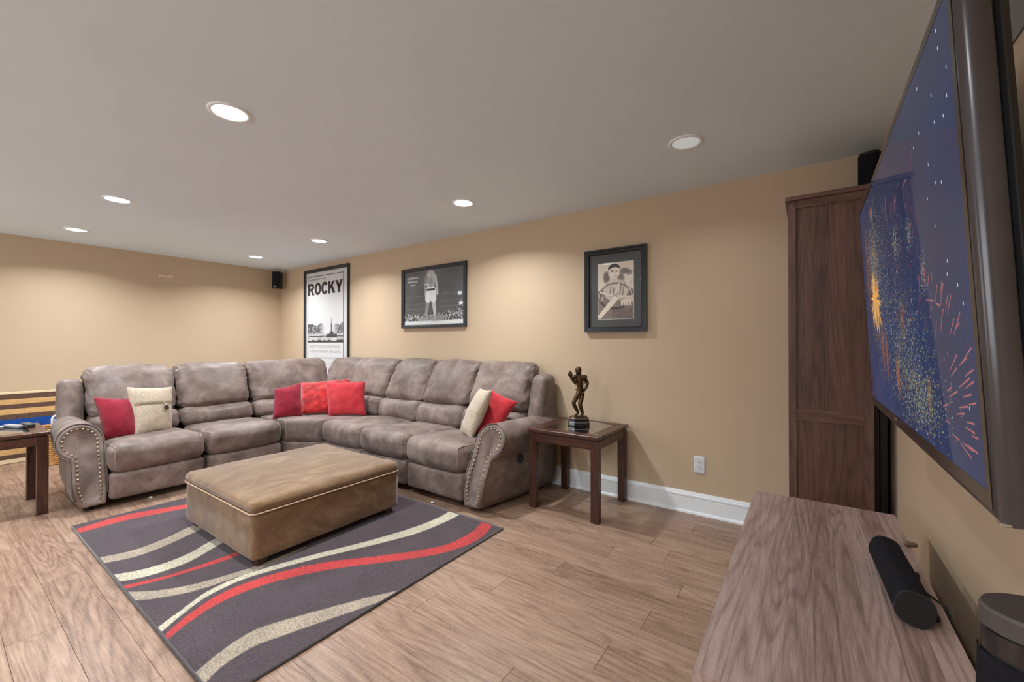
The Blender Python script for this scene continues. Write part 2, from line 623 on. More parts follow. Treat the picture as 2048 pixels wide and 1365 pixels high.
# front wall, behind the camera, with two unseen windows added for soft fill light
ADDED_WINDOWS = [(-6.3, -4.3, 0.85, 2.1), (-2.45, -0.55, 1.0, 2.1)]
b = B(); xs_ = X0 - T
for wx0, wx1, wz0, wz1 in ADDED_WINDOWS:
    b.box(xs_, wx0, Y0 - T, Y0, -0.008, H)
    b.box(wx0, wx1, Y0 - T, Y0, -0.008, wz0); b.box(wx0, wx1, Y0 - T, Y0, wz1, H)
    xs_ = wx1
b.box(xs_, X1 + T, Y0 - T, Y0, -0.008, H)
struct('wall_front', b, WALL)
for k, (WX0, WX1, WZ0, WZ1) in enumerate(ADDED_WINDOWS):
    win = tag(thing('added_window_%d' % (k + 1), ((WX0 + WX1) / 2, Y0, WZ0), None, None), kind='structure')
    mid = (WX0 + WX1) / 2
    for x0, x1, z0, z1 in ((WX0, WX1, WZ0, WZ0 + .05), (WX0, WX1, WZ1 - .05, WZ1), (WX0, WX0 + .05, WZ0 + .05, WZ1 - .05), (WX1 - .05, WX1, WZ0 + .05, WZ1 - .05), (mid - .03, mid + .03, WZ0 + .05, WZ1 - .05)):
        b = B(); b.box(x0, x1, Y0 - .08, Y0 - .01, z0, z1, .004); b.obj('frame_bar', WHITE, win)
    b = B(); b.box(WX0 - .04, WX1 + .04, Y0 - .02, Y0 + .06, WZ0 - .03, WZ0, .004); b.obj('sill', WHITE, win)
    for x0, x1 in ((WX0 + .05, mid - .03), (mid + .03, WX1 - .05)):
        b = B(); b.add([(x0, Y0 - .05, WZ0 + .05), (x1, Y0 - .05, WZ0 + .05), (x1, Y0 - .05, WZ1 - .05), (x0, Y0 - .05, WZ1 - .05)], [(0, 1, 2, 3)]); b.obj('pane', GLASS, win)
    pl = bpy.data.lights.new('added_window_portal', 'AREA'); pl.shape = 'RECTANGLE'; pl.size = WX1 - WX0; pl.size_y = WZ1 - WZ0
    pl.cycles.is_portal = True
    po_ = bpy.data.objects.new('added_window_portal', pl); COL.objects.link(po_)
    po_.location = (mid, Y0 - .02, (WZ0 + WZ1) / 2); po_.rotation_euler = (PI / 2, 0, 0)

# grey upper wall band behind the near end of the television
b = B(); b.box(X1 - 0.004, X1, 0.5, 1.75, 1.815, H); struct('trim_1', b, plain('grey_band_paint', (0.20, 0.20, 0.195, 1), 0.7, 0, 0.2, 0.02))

# floor planks: rows run along x
PW, PL = 0.155, 1.215
known = {7: -0.646, 5: -0.503, 3: -0.573, 1: -0.645, 0: -1.45}
k0 = math.floor((Y0 - 1.279) / PW)
k1 = math.ceil((Y1 - 1.279) / PW)
for k in range(k0, k1):
    ya, yb = max(Y0, 1.279 + PW * k), min(Y1, 1.279 + PW * (k + 1))
    if yb - ya < 0.01:
        continue
    j = known.get(k, -0.2 - ((k * 0.433) % 1.0) * PL)
    xs = sorted(set([X0, X1] + [j + PL * i for i in range(-7, 3) if X0 + 0.08 < j + PL * i < X1 - 0.08]))
    for xa, xb in zip(xs[:-1], xs[1:]):
        g = 0.0003; e = 0.0009
        b = B()
        lo = [(xa + g, ya + g), (xb - g, ya + g), (xb - g, yb - g), (xa + g, yb - g)]
        hi = [(xa + g + e, ya + g + e), (xb - g - e, ya + g + e), (xb - g - e, yb - g - e), (xa + g + e, yb - g - e)]
        b.add([(x, y, -0.008) for x, y in lo] + [(x, y, -0.0014) for x, y in lo] + [(x, y, 0.0) for x, y in hi],
              [(8, 9, 10, 11)] + [(4 + i, 4 + (i + 1) % 4, 8 + (i + 1) % 4, 8 + i) for i in range(4)] + [(i, (i + 1) % 4, 4 + (i + 1) % 4, 4 + i) for i in range(4)])
        b.obj('plank', PLANK, floor)

# baseboards
prof = [(0, 0), (0.026, 0), (0.024, 0.012), (0.015, 0.020), (0.014, 0.105), (0.011, 0.108), (0.011, 0.113), (0.017, 0.117), (0.017, 0.127), (0.012, 0.131), (0.010, 0.140), (0.006, 0.149), (0, 0.149)]
b = B(); b.prism(prof, lambda p, q, d: (d, Y1 - p, q), X0, X1); struct('baseboard_back', b, WHITE)
b = B(); b.prism(prof, lambda p, q, d: (X0 + p, d, q), Y0, Y1); struct('baseboard_left', b, WHITE)
b = B(); b.prism(prof, lambda p, q, d: (X1 - p, d, q), Y0, Y1); struct('baseboard_right', b, WHITE)

# ================================================================== CEILING LIGHTS
LAMP = emitter('lamp_diffuser_lit', LAMP_COLOR, 9.0)
LAMP_DIM = emitter('lamp_diffuser_dim', (1.0, 0.96, 0.91), 0.46)


def make_lamp(name, mat):
    t = thing(name, (0, 0, 0), '', 'ceiling light', 'recessed ceiling lights')
    b = B(); b.lathe([(0.090, 0.0), (0.090, -0.003), (0.084, -0.007), (0.074, -0.007), (0.070, -0.003), (0.070, 0.0)], n=32)
    b.obj('trim_ring', WHITE, t, smooth=True, local=True)
    b = B(); n = 24
    b.add([(0.0695 * math.cos(2 * PI * i / n), 0.0695 * math.sin(2 * PI * i / n), -0.0035) for i in range(n)], [tuple(range(n))[::-1]])
    b.obj('diffuser', mat, t, local=True)
    return t


lamps = [(-2.241, 0.84, 'large bright recessed light nearest the camera over the ottoman'),
         (-4.297, 0.855, 'bright recessed light in front row above the beige button pillow'),
         (-5.76, 0.855, 'bright recessed light in front row closest to left wall'),
         (-5.70, 2.44, 'small bright recessed light nearest the black speaker in the far corner'),
         (-4.255, 2.445, 'small bright recessed light before the tall film poster'),
         (-2.190, 2.438, 'bright recessed light before the boxing picture and right end of sofa'),
         (-0.536, -0.75, 'recessed light behind the camera near the television wall'),
         (-2.241, -0.75, 'recessed light behind the camera in the middle of the room'),
         (-4.297, -0.75, 'recessed light behind the camera toward the left wall')]
first = make_lamp('recessed_light', LAMP)
ld = bpy.data.lights.new('downlight', 'AREA')
ld.shape = 'DISK'; ld.size = 0.136; ld.energy = LAMP_POWER; ld.color = LAMP_COLOR; ld.spread = math.radians(LAMP_SPREAD)
lo_ = bpy.data.objects.new('downlight', ld); COL.objects.link(lo_); lo_.parent = first; lo_.location = (0, 0, -0.009)
for i, (x, y, lab) in enumerate(lamps):
    o = first if i == 0 else copy_tree(first)
    o.location = (x, y, H); o['label'] = lab
o = make_lamp('recessed_light', LAMP_DIM)
l2 = ld.copy(); l2.energy = LAMP_POWER * 0.17
lo_ = bpy.data.objects.new('downlight', l2); COL.objects.link(lo_); lo_.parent = o; lo_.location = (0, 0, -0.009)
o.location = (-0.536, 2.409, H); o['label'] = 'dimmed grey recessed light near the television and brown cabinet'

# ================================================================== RUG
RX0, RX1, RY0, RY1 = -3.905, -1.605, 0.571, 2.165
STRIPES = [
    ('r', [(-3.829, 0.56), (-3.863, 0.813), (-3.759, 1.117), (-3.60, 1.45), (-3.42, 1.80)], [(-3.734, 0.56), (-3.742, 0.788), (-3.667, 1.09), (-3.53, 1.43), (-3.37, 1.80)]),
    ('t', [(-3.22, 0.56), (-3.169, 0.714), (-3.207, 0.873), (-3.266, 0.988), (-3.36, 1.25), (-3.5, 1.6)], [(-3.118, 0.56), (-3.063, 0.691), (-3.088, 0.841), (-3.17, 1.028), (-3.28, 1.25), (-3.44, 1.6)]),
    ('c', [(-2.926, 0.56), (-2.861, 0.671), (-2.845, 0.775), (-2.867, 0.888), (-2.939, 1.018), (-3.05, 1.3), (-3.1, 1.7)], [(-2.814, 0.56), (-2.764, 0.649), (-2.745, 0.748), (-2.754, 0.853), (-2.844, 1.029), (-2.97, 1.3), (-3.05, 1.7)]),
    ('r', [(-2.754, 0.56), (-2.694, 0.691), (-2.667, 0.827), (-2.662, 1.038), (-2.70, 1.4), (-2.78, 1.8)], [(-2.711, 0.56), (-2.663, 0.683), (-2.631, 0.816), (-2.609, 1.026), (-2.66, 1.4), (-2.75, 1.8)]),
    ('t', [(-2.681, 0.56), (-2.561, 0.657), (-2.484, 0.77), (-2.443, 0.885), (-2.411, 1.023), (-2.402, 1.186), (-2.401, 1.309)], [(-2.557, 0.56), (-2.483, 0.637), (-2.413, 0.748), (-2.384, 0.863), (-2.366, 1.003), (-2.371, 1.171), (-2.389, 1.302)]),
    ('c', [(-2.215, 0.56), (-2.285, 0.677), (-2.352, 0.798), (-2.367, 0.953), (-2.331, 1.106), (-2.266, 1.297), (-2.156, 1.574), (-2.08, 1.844), (-2.06, 2.016), (-2.071, 2.18)], [(-2.165, 0.56), (-2.24, 0.664), (-2.306, 0.782), (-2.324, 0.936), (-2.284, 1.084), (-2.216, 1.269), (-2.099, 1.532), (-2.003, 1.776), (-1.971, 2.008), (-1.974, 2.18)]),
    ('r', [(-2.13, 0.56), (-2.226, 0.691), (-2.278, 0.825), (-2.273, 0.964), (-2.232, 1.102), (-2.133, 1.283), (-1.987, 1.451), (-1.841, 1.633), (-1.746, 1.797), (-1.728, 1.988), (-1.758, 2.119), (-1.79, 2.18)], [(-2.09, 0.56), (-2.158, 0.67), (-2.202, 0.798), (-2.198, 0.933), (-2.155, 1.064), (-2.058, 1.238), (-1.923, 1.404), (-1.779, 1.578), (-1.683, 1.732), (-1.632, 1.917), (-1.657, 2.093), (-1.699, 2.18)]),
    ('t', [(-1.80, 0.56), (-1.852, 0.672), (-1.875, 0.796), (-1.837, 0.908), (-1.761, 1.06), (-1.675, 1.224), (-1.59, 1.36)], [(-1.71, 0.56), (-1.76, 0.639), (-1.775, 0.754), (-1.742, 0.861), (-1.686, 1.015), (-1.623, 1.185), (-1.58, 1.34)]),
]


def catmull(P, k=8):
    P = [np.array(p, float) for p in P]
    Q = [2 * P[0] - P[1]] + P + [2 * P[-1] - P[-2]]
    out = []
    for i in range(1, len(Q) - 2):
        for t in np.linspace(0, 1, k, endpoint=False):
            a, b_, c, d = Q[i - 1], Q[i], Q[i + 1], Q[i + 2]
            out.append(0.5 * (2 * b_ + (c - a) * t + (2 * a - 5 * b_ + 4 * c - d) * t ** 2 + (3 * b_ - a - 3 * c + d) * t ** 3))
    out.append(P[-1])
    return out


def fill_poly(GX, GY, poly):
    inside = np.zeros(GX.shape, bool)
    n = len(poly)
    for i in range(n):
        x0, y0 = poly[i]; x1, y1 = poly[(i + 1) % n]
        if y0 == y1: continue
        c = (GY >= min(y0, y1)) & (GY < max(y0, y1))
        inside ^= c & (GX < (x1 - x0) * (GY - y0) / (y1 - y0) + x0)
    return inside


def rug_image():
    W_, H_ = 1500, 1040
    gx, gy = np.meshgrid(RX0 + (np.arange(W_) + .5) / W_ * (RX1 - RX0), RY1 - (np.arange(H_) + .5) / H_ * (RY1 - RY0))
    jit = rng.normal(0, 0.0022, (2, H_, W_))
    img = np.zeros((H_, W_, 3)) + np.array([72, 59, 64]) / 255
    speck = rng.normal(0, 1, (H_, W_))
    img *= (1 + 0.16 * speck)[..., None]
    cols = {'r': (190, 52, 50), 't': (168, 154, 134), 'c': (196, 188, 164)}
    for c, a, d in STRIPES:
        poly = [tuple(p) for p in catmull(a)] + [tuple(p) for p in catmull(d)][::-1]
        msk = fill_poly(gx + jit[0], gy + jit[1], poly)
        img[msk] = np.array(cols[c]) / 255 * (1 + 0.07 * speck[msk])[:, None]
    return img


def make_rug_mat():
    m = M('rug_pile')
    m.bsdf((0.1, 0.1, 0.1, 1), 0.95, 0, 0.05, sheen=0.25)
    t = m.n('ShaderNodeTexImage'); t.image = image_from('rug_weave', rug_image())
    v = m.coord()
    f = m.noise(v, 5, 4, 0.6)
    fine = m.noise(v, 105, 5, 0.75)
    c = m.mix(1.0, t.outputs[0], m.ramp(f, [(0.3, (0.82, 0.82, 0.82)), (0.7, (1.15, 1.13, 1.13))]), 'MULTIPLY')
    c = m.mix(1.0, c, m.ramp(fine, [(0.34, (0.5, 0.5, 0.5)), (0.66, (1.5, 1.5, 1.5))]), 'MULTIPLY')
    m.l(c, m.p.inputs['Base Color'])
    m.bump(fine, 0.9, 0.006)
    return m.m


rug = thing('area_rug', ((RX0 + RX1) / 2, (RY0 + RY1) / 2, 0), 'dark plum area rug with curved red, tan and cream stripes under the ottoman', 'rug')
b = B()
b.quad_uv((RX0, RY0, 0.011), (RX1, RY0, 0.011), (RX1, RY1, 0.011), (RX0, RY1, 0.011), 10, 8)
b.obj('pile', make_rug_mat(), rug)
b = B(); b.box(RX0, RX1, RY0, RY1, 0.0005, 0.0095); b.obj('backing', BLACK, rug)
b = B()
b.tube([(RX0, RY0, 0.008), (RX1, RY0, 0.008), (RX1, RY1, 0.008), (RX0, RY1, 0.008)], 0.0075, 8, closed=True)
b.obj('binding', make_cloth('rug_binding', srgb(70, 64, 66), srgb(96, 90, 90), 200, 0.5), rug, smooth=True)

# ================================================================== SECTIONAL SOFA
sofa = thing('sectional_sofa', (-4.3, 2.3, 0), 'large brown-grey leather corner sectional sofa with nailhead trimmed rolled arms', 'sofa')
YL = [0.785, 1.39, 2.015]                       # seat joints of the left wing
XF = [-3.85, -3.24, -2.635, -2.03]              # seat joints of the right wing at the front
XB = [-3.67, -3.095, -2.515, -1.90]             # ... and at the back
def xr(i, y):
    t = (y - 2.25) / 0.6
    return XF[i] + (XB[i] - XF[i]) * t


def soft_part(name, C, mat=LEATHER, parent=sofa, pipe=None, **kw):
    b = B()
    S = soft(b, C, **kw)
    o = b.obj(name, mat, parent, smooth=True)
    if pipe:
        for sg in pipe:
            q = [(sg * 0.955, v, 1.0) for v in np.linspace(-0.2, 1, 12)] + [(sg * 0.955, 1.0, w_) for w_ in np.linspace(1, -0.95, 10)]
            b = B(); b.tube([tuple(p) for p in S(np.array(q))], 0.0032, 6)
            b.obj('piping', PIPE, o, smooth=True)
    return o


G = 0.004
for i in (0, 1):                                # left wing, facing +x
    y0, y1 = YL[i] + G, YL[i + 1] - G
    f = lambda u, v, w_: ((-4.80, -4.105)[v], (y0, y1)[u], ((0.24, 0.245)[v], (0.435, 0.462)[v])[w_])
    soft_part('seat_cushion', hexa_from(f, (0, 1), (0, 1), (0, 1)), r=0.075, bulge=(0, 0.02, 0.022), n=20, wr=0.006, gather=0.003, seed=i * 3.1, pipe=(-1, 1))
    f = lambda u, v, w_: ((-4.75, -4.125)[v], (y0 + .004, y1 - .004)[u], (0.055, 0.25)[w_])
    soft_part('footrest_panel', hexa_from(f, (0, 1), (0, 1), (0, 1)), r=0.03, bulge=(0, 0.012, 0), n=12, wr=0.003, seed=i)
    f = lambda u, v, w_: (((-5.0, -4.70)[v], (-5.02, -4.735)[v])[w_], (y0, y1)[u], (0.425, 0.60)[w_])
    soft_part('lumbar_cushion', hexa_from(f, (0, 1), (0, 1), (0, 1)), r=0.06, bulge=(0, 0.035, 0), n=16, wr=0.006, gather=0.006, seed=i * 2 + 9)
    f = lambda u, v, w_: (((-5.05, -4.755)[v], (-5.12, -4.925)[v])[w_], (y0, y1)[u], (0.585, 0.995)[w_])
    soft_part('back_cushion', hexa_from(f, (0, 1), (0, 1), (0, 1)), r=0.075, bulge=(0, 0.05, 0.018), n=22, wr=0.010, gather=0.015, gf=64, seed=i * 5 + 2)
for i in (0, 1, 2):                             # right wing, facing -y ; v = 0 back, 1 front
    def f(u, v, w_):
        y = (2.86, 2.225)[v]
        return (xr(i + u, y) + (G, -G)[u], y, ((0.24, 0.25)[v], (0.445, 0.468)[v])[w_])
    soft_part('seat_cushion', hexa_from(f, (0, 1), (0, 1), (0, 1)), r=0.075, bulge=(0, 0.02, 0.022), n=20, wr=0.006, gather=0.003, seed=i * 3.7 + 20, pipe=(-1, 1))
    def f(u, v, w_):
        y = (2.80, 2.245)[v]
        return (xr(i + u, y) + (.008, -.008)[u], y, (0.055, 0.255)[w_])
    soft_part('footrest_panel', hexa_from(f, (0, 1), (0, 1), (0, 1)), r=0.03, bulge=(0, 0.012, 0), n=12, wr=0.003, seed=i + 7)
    def f(u, v, w_):
        y = ((3.02, 2.745)[v], (3.03, 2.78)[v])[w_]
        return (xr(i + u, y) + (G, -G)[u], y, (0.43, 0.635)[w_])
    soft_part('lumbar_cushion', hexa_from(f, (0, 1), (0, 1), (0, 1)), r=0.06, bulge=(0, 0.035, 0), n=16, wr=0.006, gather=0.006, seed=i * 2 + 29)
    def f(u, v, w_):
        y = ((3.06, 2.80)[v], (3.125, 2.975)[v])[w_]
        return (xr(i + u, min(y, 2.98)) + (G, -G)[u], y, (0.62, 1.028)[w_])
    soft_part('back_cushion', hexa_from(f, (0, 1), (0, 1), (0, 1)), r=0.075, bulge=(0, 0.05, 0.018), n=22, wr=0.010, gather=0.015, gf=64, seed=i * 5 + 42)
# corner unit
cA, cB, cC, cD = (-4.115, 2.03), (-3.865, 2.235), (-4.80, 2.06), (-3.70, 2.80)
def f(u, v, w_):
    p = ((cC, cA), (cD, cB))[u][v]
    return (p[0], p[1], ((0.24, 0.245)[v], (0.44, 0.462)[v])[w_])
soft_part('corner_seat_cushion', hexa_from(f, (0, 1), (0, 1), (0, 1)), r=0.06, bulge=(0, 0.012, 0.012), n=18, wr=0.006, seed=60, pipe=(-1,))
def f(u, v, w_):
    p = ((cC, (-4.13, 2.03)), (cD, (-3.875, 2.245)))[u][v]
    return (p[0], p[1], (0.055, 0.25)[w_])
soft_part('corner_base_panel', hexa_from(f, (0, 1), (0, 1), (0, 1)), r=0.025, bulge=(0, 0.008, 0), n=10, seed=61)
b = B(); b.prism([(-4.80, 2.06), (-3.70, 2.80), (-3.70, 2.95), (-4.95, 2.95), (-4.95, 2.06)], lambda p, q, d: (p, q, d), 0.10, 0.437)
b.obj('corner_deck', LEATHER, sofa)
y0, y1 = 2.022, 2.93
f = lambda u, v, w_: (((-5.0, -4.70)[v], (-5.02, -4.735)[v])[w_], (y0, y1 - .1)[u], (0.425, 0.60)[w_])
soft_part('lumbar_cushion', hexa_from(f, (0, 1), (0, 1), (0, 1)), r=0.06, bulge=(0, 0.035, 0), n=16, wr=0.006, gather=0.006, seed=71)
f = lambda u, v, w_: (((-5.05, -4.755)[v], (-5.12, -4.925)[v])[w_], (y0, y1)[u], ((0.585, 0.585)[u], (1.0, 1.012)[u])[w_])
soft_part('back_cushion', hexa_from(f, (0, 1), (0, 1), (0, 1)), r=0.075, bulge=(0, 0.045, 0.012), n=24, wr=0.010, gather=0.014, gf=64, seed=73)
def f(u, v, w_):
    y = ((3.02, 2.745)[v], (3.03, 2.78)[v])[w_]
    return ((-4.74, xr(0, y) - G)[u], y, (0.43, 0.635)[w_])
soft_part('lumbar_cushion', hexa_from(f, (0, 1), (0, 1), (0, 1)), r=0.06, bulge=(0, 0.035, 0), n=16, wr=0.006, gather=0.006, seed=75)
def f(u, v, w_):
    y = ((3.06, 2.80)[v], (3.125, 2.975)[v])[w_]
    return ((-4.88, xr(0, min(y, 2.98)) - G)[u], y, (0.62, (1.02, 1.03)[u])[w_])
soft_part('back_cushion', hexa_from(f, (0, 1), (0, 1), (0, 1)), r=0.075, bulge=(0, 0.045, 0.015), n=24, wr=0.010, gather=0.014, gf=64, seed=77)
# shells behind the backs
b = B(); b.box(-5.15, -5.0, 0.80, 3.0, 0.05, 0.92, 0.03); b.obj('back_shell', LEATHER_D, sofa)
b = B(); b.box(-4.74, -1.92, 3.02, 3.13, 0.05, 0.94, 0.03); b.obj('back_shell', LEATHER_D, sofa)

# arms: outline in (outward, z); front face leans back above z = 0.2
def arm_outline():
    P = [(0.004, 0.035), (0.0, 0.12), (0.0, 0.25), (0.0, 0.38)]
    for a in np.linspace(180, -62, 22):
        P.append((0.127 + 0.127 * math.cos(math.radians(a)), 0.488 + 0.127 * math.sin(math.radians(a))))
    P += [(0.186, 0.355), (0.186, 0.29), (0.186, 0.22), (0.182, 0.15), (0.166, 0.09), (0.135, 0.035)]
    return P


def inset(P, d):
    n = len(P); out = []
    for i in range(n):
        a, b_, c = np.array(P[i - 1]), np.array(P[i]), np.array(P[(i + 1) % n])
        e1, e2 = b_ - a, c - b_
        n1 = np.array([e1[1], -e1[0]]) / np.linalg.norm(e1); n2 = np.array([e2[1], -e2[0]]) / np.linalg.norm(e2)
        m = n1 + n2; m /= max(np.linalg.norm(m), 1e-6)
        k = d / max(0.45, m.dot(n1))
        out.append(tuple(b_ + m * k))
    return out


def lean(z):
    return 0.0 if z < 0.2 else 0.40 * (z - 0.2) + 0.0


def build_arm(place, depth, flip):
    """place(o, f, z) -> world: o outward, f forward from the bottom front edge"""
    P = arm_outline()
    b = B(); n = len(P)
    rings = []
    for k, (dd, ins) in enumerate([(depth, 0.0), (depth * 0.75, 0.0), (depth * 0.5, -0.004), (depth * 0.25, -0.003), (0.07, -0.001), (0.02, 0.0), (0.003, 0.004), (-0.006, 0.013), (-0.004, 0.026), (0.006, 0.034)]):
        Q = inset(P, ins) if ins else P
        t = max(0.0, 1 - dd / depth)
        rings.append([place(o, -dd - lean(z) * t ** 0.6, z) for o, z in Q])
    vs = [p for r_ in rings for p in r_]
    fs = []
    for k in range(len(rings) - 1):
        for i in range(n):
            j = (i + 1) % n
            fs.append((k * n + i, k * n + j, (k + 1) * n + j, (k + 1) * n + i))
    fs.append(tuple((len(rings) - 1) * n + i for i in range(n)))
    fs.append(tuple(range(n))[::-1])
    if flip: fs = [q[::-1] for q in fs]
    b.add(vs, fs)
    arm = b.obj('arm', LEATHER, sofa, smooth=True)
    # piping along the outer rim
    b = B(); b.tube([place(o, 0.001 - lean(z), z) for o, z in P[1:-1]], 0.0045, 6)
    b.obj('piping', LEATHER_D, arm, smooth=True)
    # nailheads
    Q = inset(P, 0.036)[1:-1]
    Q = [(P[0][0] + 0.036, 0.06)] + Q + [(P[-1][0] - 0.030, 0.045)]
    pts = []; acc = 0.0; stp = 0.029
    for a, c in zip(Q[:-1], Q[1:]):
        L = math.dist(a, c); s_ = acc
        while s_ < L:
            t = s_ / L
            pts.append((a[0] + (c[0] - a[0]) * t, a[1] + (c[1] - a[1]) * t)); s_ += stp
        acc = s_ - L
    b = B()
    for o, z in pts:
        c = place(o, -0.002 - lean(z), z)
        b.sphere(c, 0.0082, 8, 5)
    b.obj('nailheads', BRASS, arm, smooth=True, kind='stuff', label='antique brass nailheads along the arm front')
    return arm


build_arm(lambda o, f, z: (-4.165 + f, 0.787 - o * (1 + 0.36 * min(0.0, f + 0.12)), z), 0.80, True)
def place_r(o, f, z):
    y = 2.255 - f
    return (xr(3, y) + 0.006 + o * (1 + 0.36 * min(0.0, f + 0.12)), y, z)
arm_r = build_arm(place_r, 0.80, False)
# wings beside the backs
f = lambda u, v, w_: (((-5.13, -4.86)[v], (-5.13, -4.955)[v])[w_], (0.645, 0.780)[u], (0.42, 0.895)[w_])
soft_part('side_wing', hexa_from(f, (0, 1), (0, 1), (0, 1)), r=0.034, bulge=(0.01, 0.012, 0.01), n=14, wr=0.006, seed=81)
def f(u, v, w_):
    y = ((3.145, 2.82)[v], (3.13, 2.955)[v])[w_]
    return ((-1.888, -1.745)[u], y, (0.42, 0.935)[w_])
soft_part('side_wing', hexa_from(f, (0, 1), (0, 1), (0, 1)), r=0.05, bulge=(0.01, 0.012, 0.01), n=14, wr=0.006, seed=83)
# recline handle on the outer side of the right arm
b = B(); b.lathe([(0.0, 0.0), (0.030, 0.002), (0.034, 0.008), (0.034, 0.014)], n=16)
xo = place_r(0.186, -0.36, 0.33)
o = b.obj('recline_handle', BLACK, sofa, smooth=True, xf=lambda x, y, z: (xo[0] + 0.012 - z * 0.6, xo[1] + x * 1.2, xo[2] + y), label='black recline handle cup')
# short feet
for x, y in ((-4.25, 0.70), (-4.25, 1.95), (-5.05, 0.9), (-3.8, 2.36), (-2.1, 2.35), (-1.95, 3.0), (-5.0, 3.0)):
    b = B(); b.lathe([(0.024, 0.0), (0.03, 0.06)], (x, y, 0), 12, True, True); b.obj('foot', BLACK, sofa)

# ================================================================== OTTOMAN
ott = thing('ottoman', (-2.845, 1.475, 0.012), 'low rectangular tan microsuede ottoman with piped top standing on the striped rug', 'ottoman')
OX0, OX1, OY0, OY1 = -3.325, -2.365, 1.0, 1.955
f = lambda u, v, w_: ((OX0, OX1)[u], (OY0, OY1)[v], (0.052, 0.305)[w_])
soft_part('body', hexa_from(f, (0, 1), (0, 1), (0, 1)), SUEDE, ott, r=0.018, bulge=(0.006, 0.006, 0), n=16, wr=0.003, seed=5)
f = lambda u, v, w_: ((OX0 - .004, OX1 + .004)[u], (OY0 - .004, OY1 + .004)[v], (0.296, 0.365)[w_])
soft_part('top_cushion', hexa_from(f, (0, 1), (0, 1), (0, 1)), SUEDE, ott, r=0.032, bulge=(0.004, 0.004, 0.028), n=26, wr=0.006, wf=6, seed=6)
b = B()
e = 0.008; rr = 0.03
pts = []
for cx, cy, a0 in ((OX1 - rr, OY1 - rr, 0), (OX0 + rr, OY1 - rr, 90), (OX0 + rr, OY0 + rr, 180), (OX1 - rr, OY0 + rr, 270)):
    for a in np.linspace(a0, a0 + 90, 6):
        pts.append((cx + (rr + e) * math.cos(math.radians(a)), cy + (rr + e) * math.sin(math.radians(a)), 0.303))
b.tube(pts, 0.0045, 8, closed=True); b.obj('piping', SUEDE_PIPE, ott, smooth=True)
for x in (OX0 + 0.06, OX1 - 0.06):
    for y in (OY0 + 0.06, OY1 - 0.06):
        b = B(); b.box(x - .03, x + .03, y - .03, y + .03, 0.012, 0.06, 0.004); b.obj('foot', ESPRESSO, ott)

# ================================================================== THROW PILLOWS
def pillow(name, C, thick, mat, label, cat='pillow', group='throw pillows on the sofa', wr=0.006, seed=0, n=22, ear=0.10, sag=0.06):
    """C: bottom left, bottom right, top right, top left as seen from the front"""
    bl, br, tr, tl = [np.array(p, float) for p in C]
    c = (bl + br + tr + tl) / 4
    nr = np.cross(br - bl, tl - bl); nr /= np.linalg.norm(nr)
    base = np.array([c[0], c[1], min(bl[2], br[2])])
    t = thing(name, tuple(base), label, cat, group)
    ext = 1 + ear * 0.4
    def surf(u, v, side):
        a, d = (u + 1) / 2, (v + 1) / 2
        # edges pulled inwards between the corners
        pu = u * (1 - sag * (1 - v * v)) * ext
        pv = v * (1 - sag * (1 - u * u)) * ext
        a, d = (pu + 1) / 2, (pv + 1) / 2
        p = bl * (1 - a) * (1 - d) + br * a * (1 - d) + tr * a * d + tl * (1 - a) * d
        g = max(0.0, (1 - u * u) * (1 - v * v)) ** 0.42
        h = thick / 2 * g
        wn = wr * noise.noise(Vector(p * 16) + Vector((seed, side * 2, 0))) * min(1, g * 2)
        wn += wr * 0.8 * noise.noise(Vector(p * 40) + Vector((seed, side, 3))) * (1 - g) * min(1, g * 3)
        return p + nr * side * (h + wn)
    b = B(); ids = {}; vs = []; fs = []
    def V(i, j, s_):
        if i in (0, n) or j in (0, n): s_ = 0
        k = (i, j, s_)
        if k not in ids:
            ids[k] = len(vs)
            sm = lambda q: 0.5 * math.sin((2 * q / n - 1) * PI / 2) + 0.5 * (2 * q / n - 1)
            vs.append(tuple(surf(sm(i), sm(j), s_ if s_ else 1)))
        return ids[k]
    for i in range(n):
        for j in range(n):
            fs.append((V(i, j, 1), V(i + 1, j, 1), V(i + 1, j + 1, 1), V(i, j + 1, 1)))
            fs.append((V(i, j, -1), V(i, j + 1, -1), V(i + 1, j + 1, -1), V(i + 1, j, -1)))
    b.add(vs, fs)
    b.obj('pillow_cover', mat, t, smooth=True)
    t['_n'] = 0
    del t['_n']
    return t, surf, nr


pillow('throw_pillow', [(-4.47, 0.825, 0.455), (-4.46, 1.01, 0.445), (-4.60, 1.05, 0.735), (-4.60, 0.785, 0.772)], 0.15, CRIMSON,
       'dark crimson pillow at the left end of the sofa beside the button pillow', seed=1)
t, S2, nr2 = pillow('throw_pillow', [(-4.44, 0.998, 0.455), (-4.52, 1.255, 0.455), (-4.63, 1.285, 0.808), (-4.58, 0.978, 0.836)], 0.13, LINEN,
       'oatmeal linen pillow with buttoned flap on left seat of sofa', seed=2)
b = B(); vs = []; nn = 16
for i in range(nn + 1):
    u = -0.93 + 1.86 * i / nn
    for v in (0.60, 0.48, 0.34, 0.20, 0.185):
        vs.append(tuple(S2(u, v, 1) + nr2 * (0.007 if v > 0.19 else 0.0)))
b.add(vs, [(i * 5 + k, i * 5 + k + 1, (i + 1) * 5 + k + 1, (i + 1) * 5 + k) for i in range(nn) for k in range(4)])
b.obj('flap', LINEN, t, smooth=True)
b = B(); b.box(-0.012, 0.012, 0.0, 0.003, -0.05, 0.05, 0.001)
cb = S2(0.50, -0.03, 1) + nr2 * 0.004
uu = (S2(0.7, 0.02, 1) - S2(0.4, 0.02, 1)); uu /= np.linalg.norm(uu); vv = np.cross(nr2, uu)
cl = S2(0.48, 0.10, 1) + nr2 * 0.003
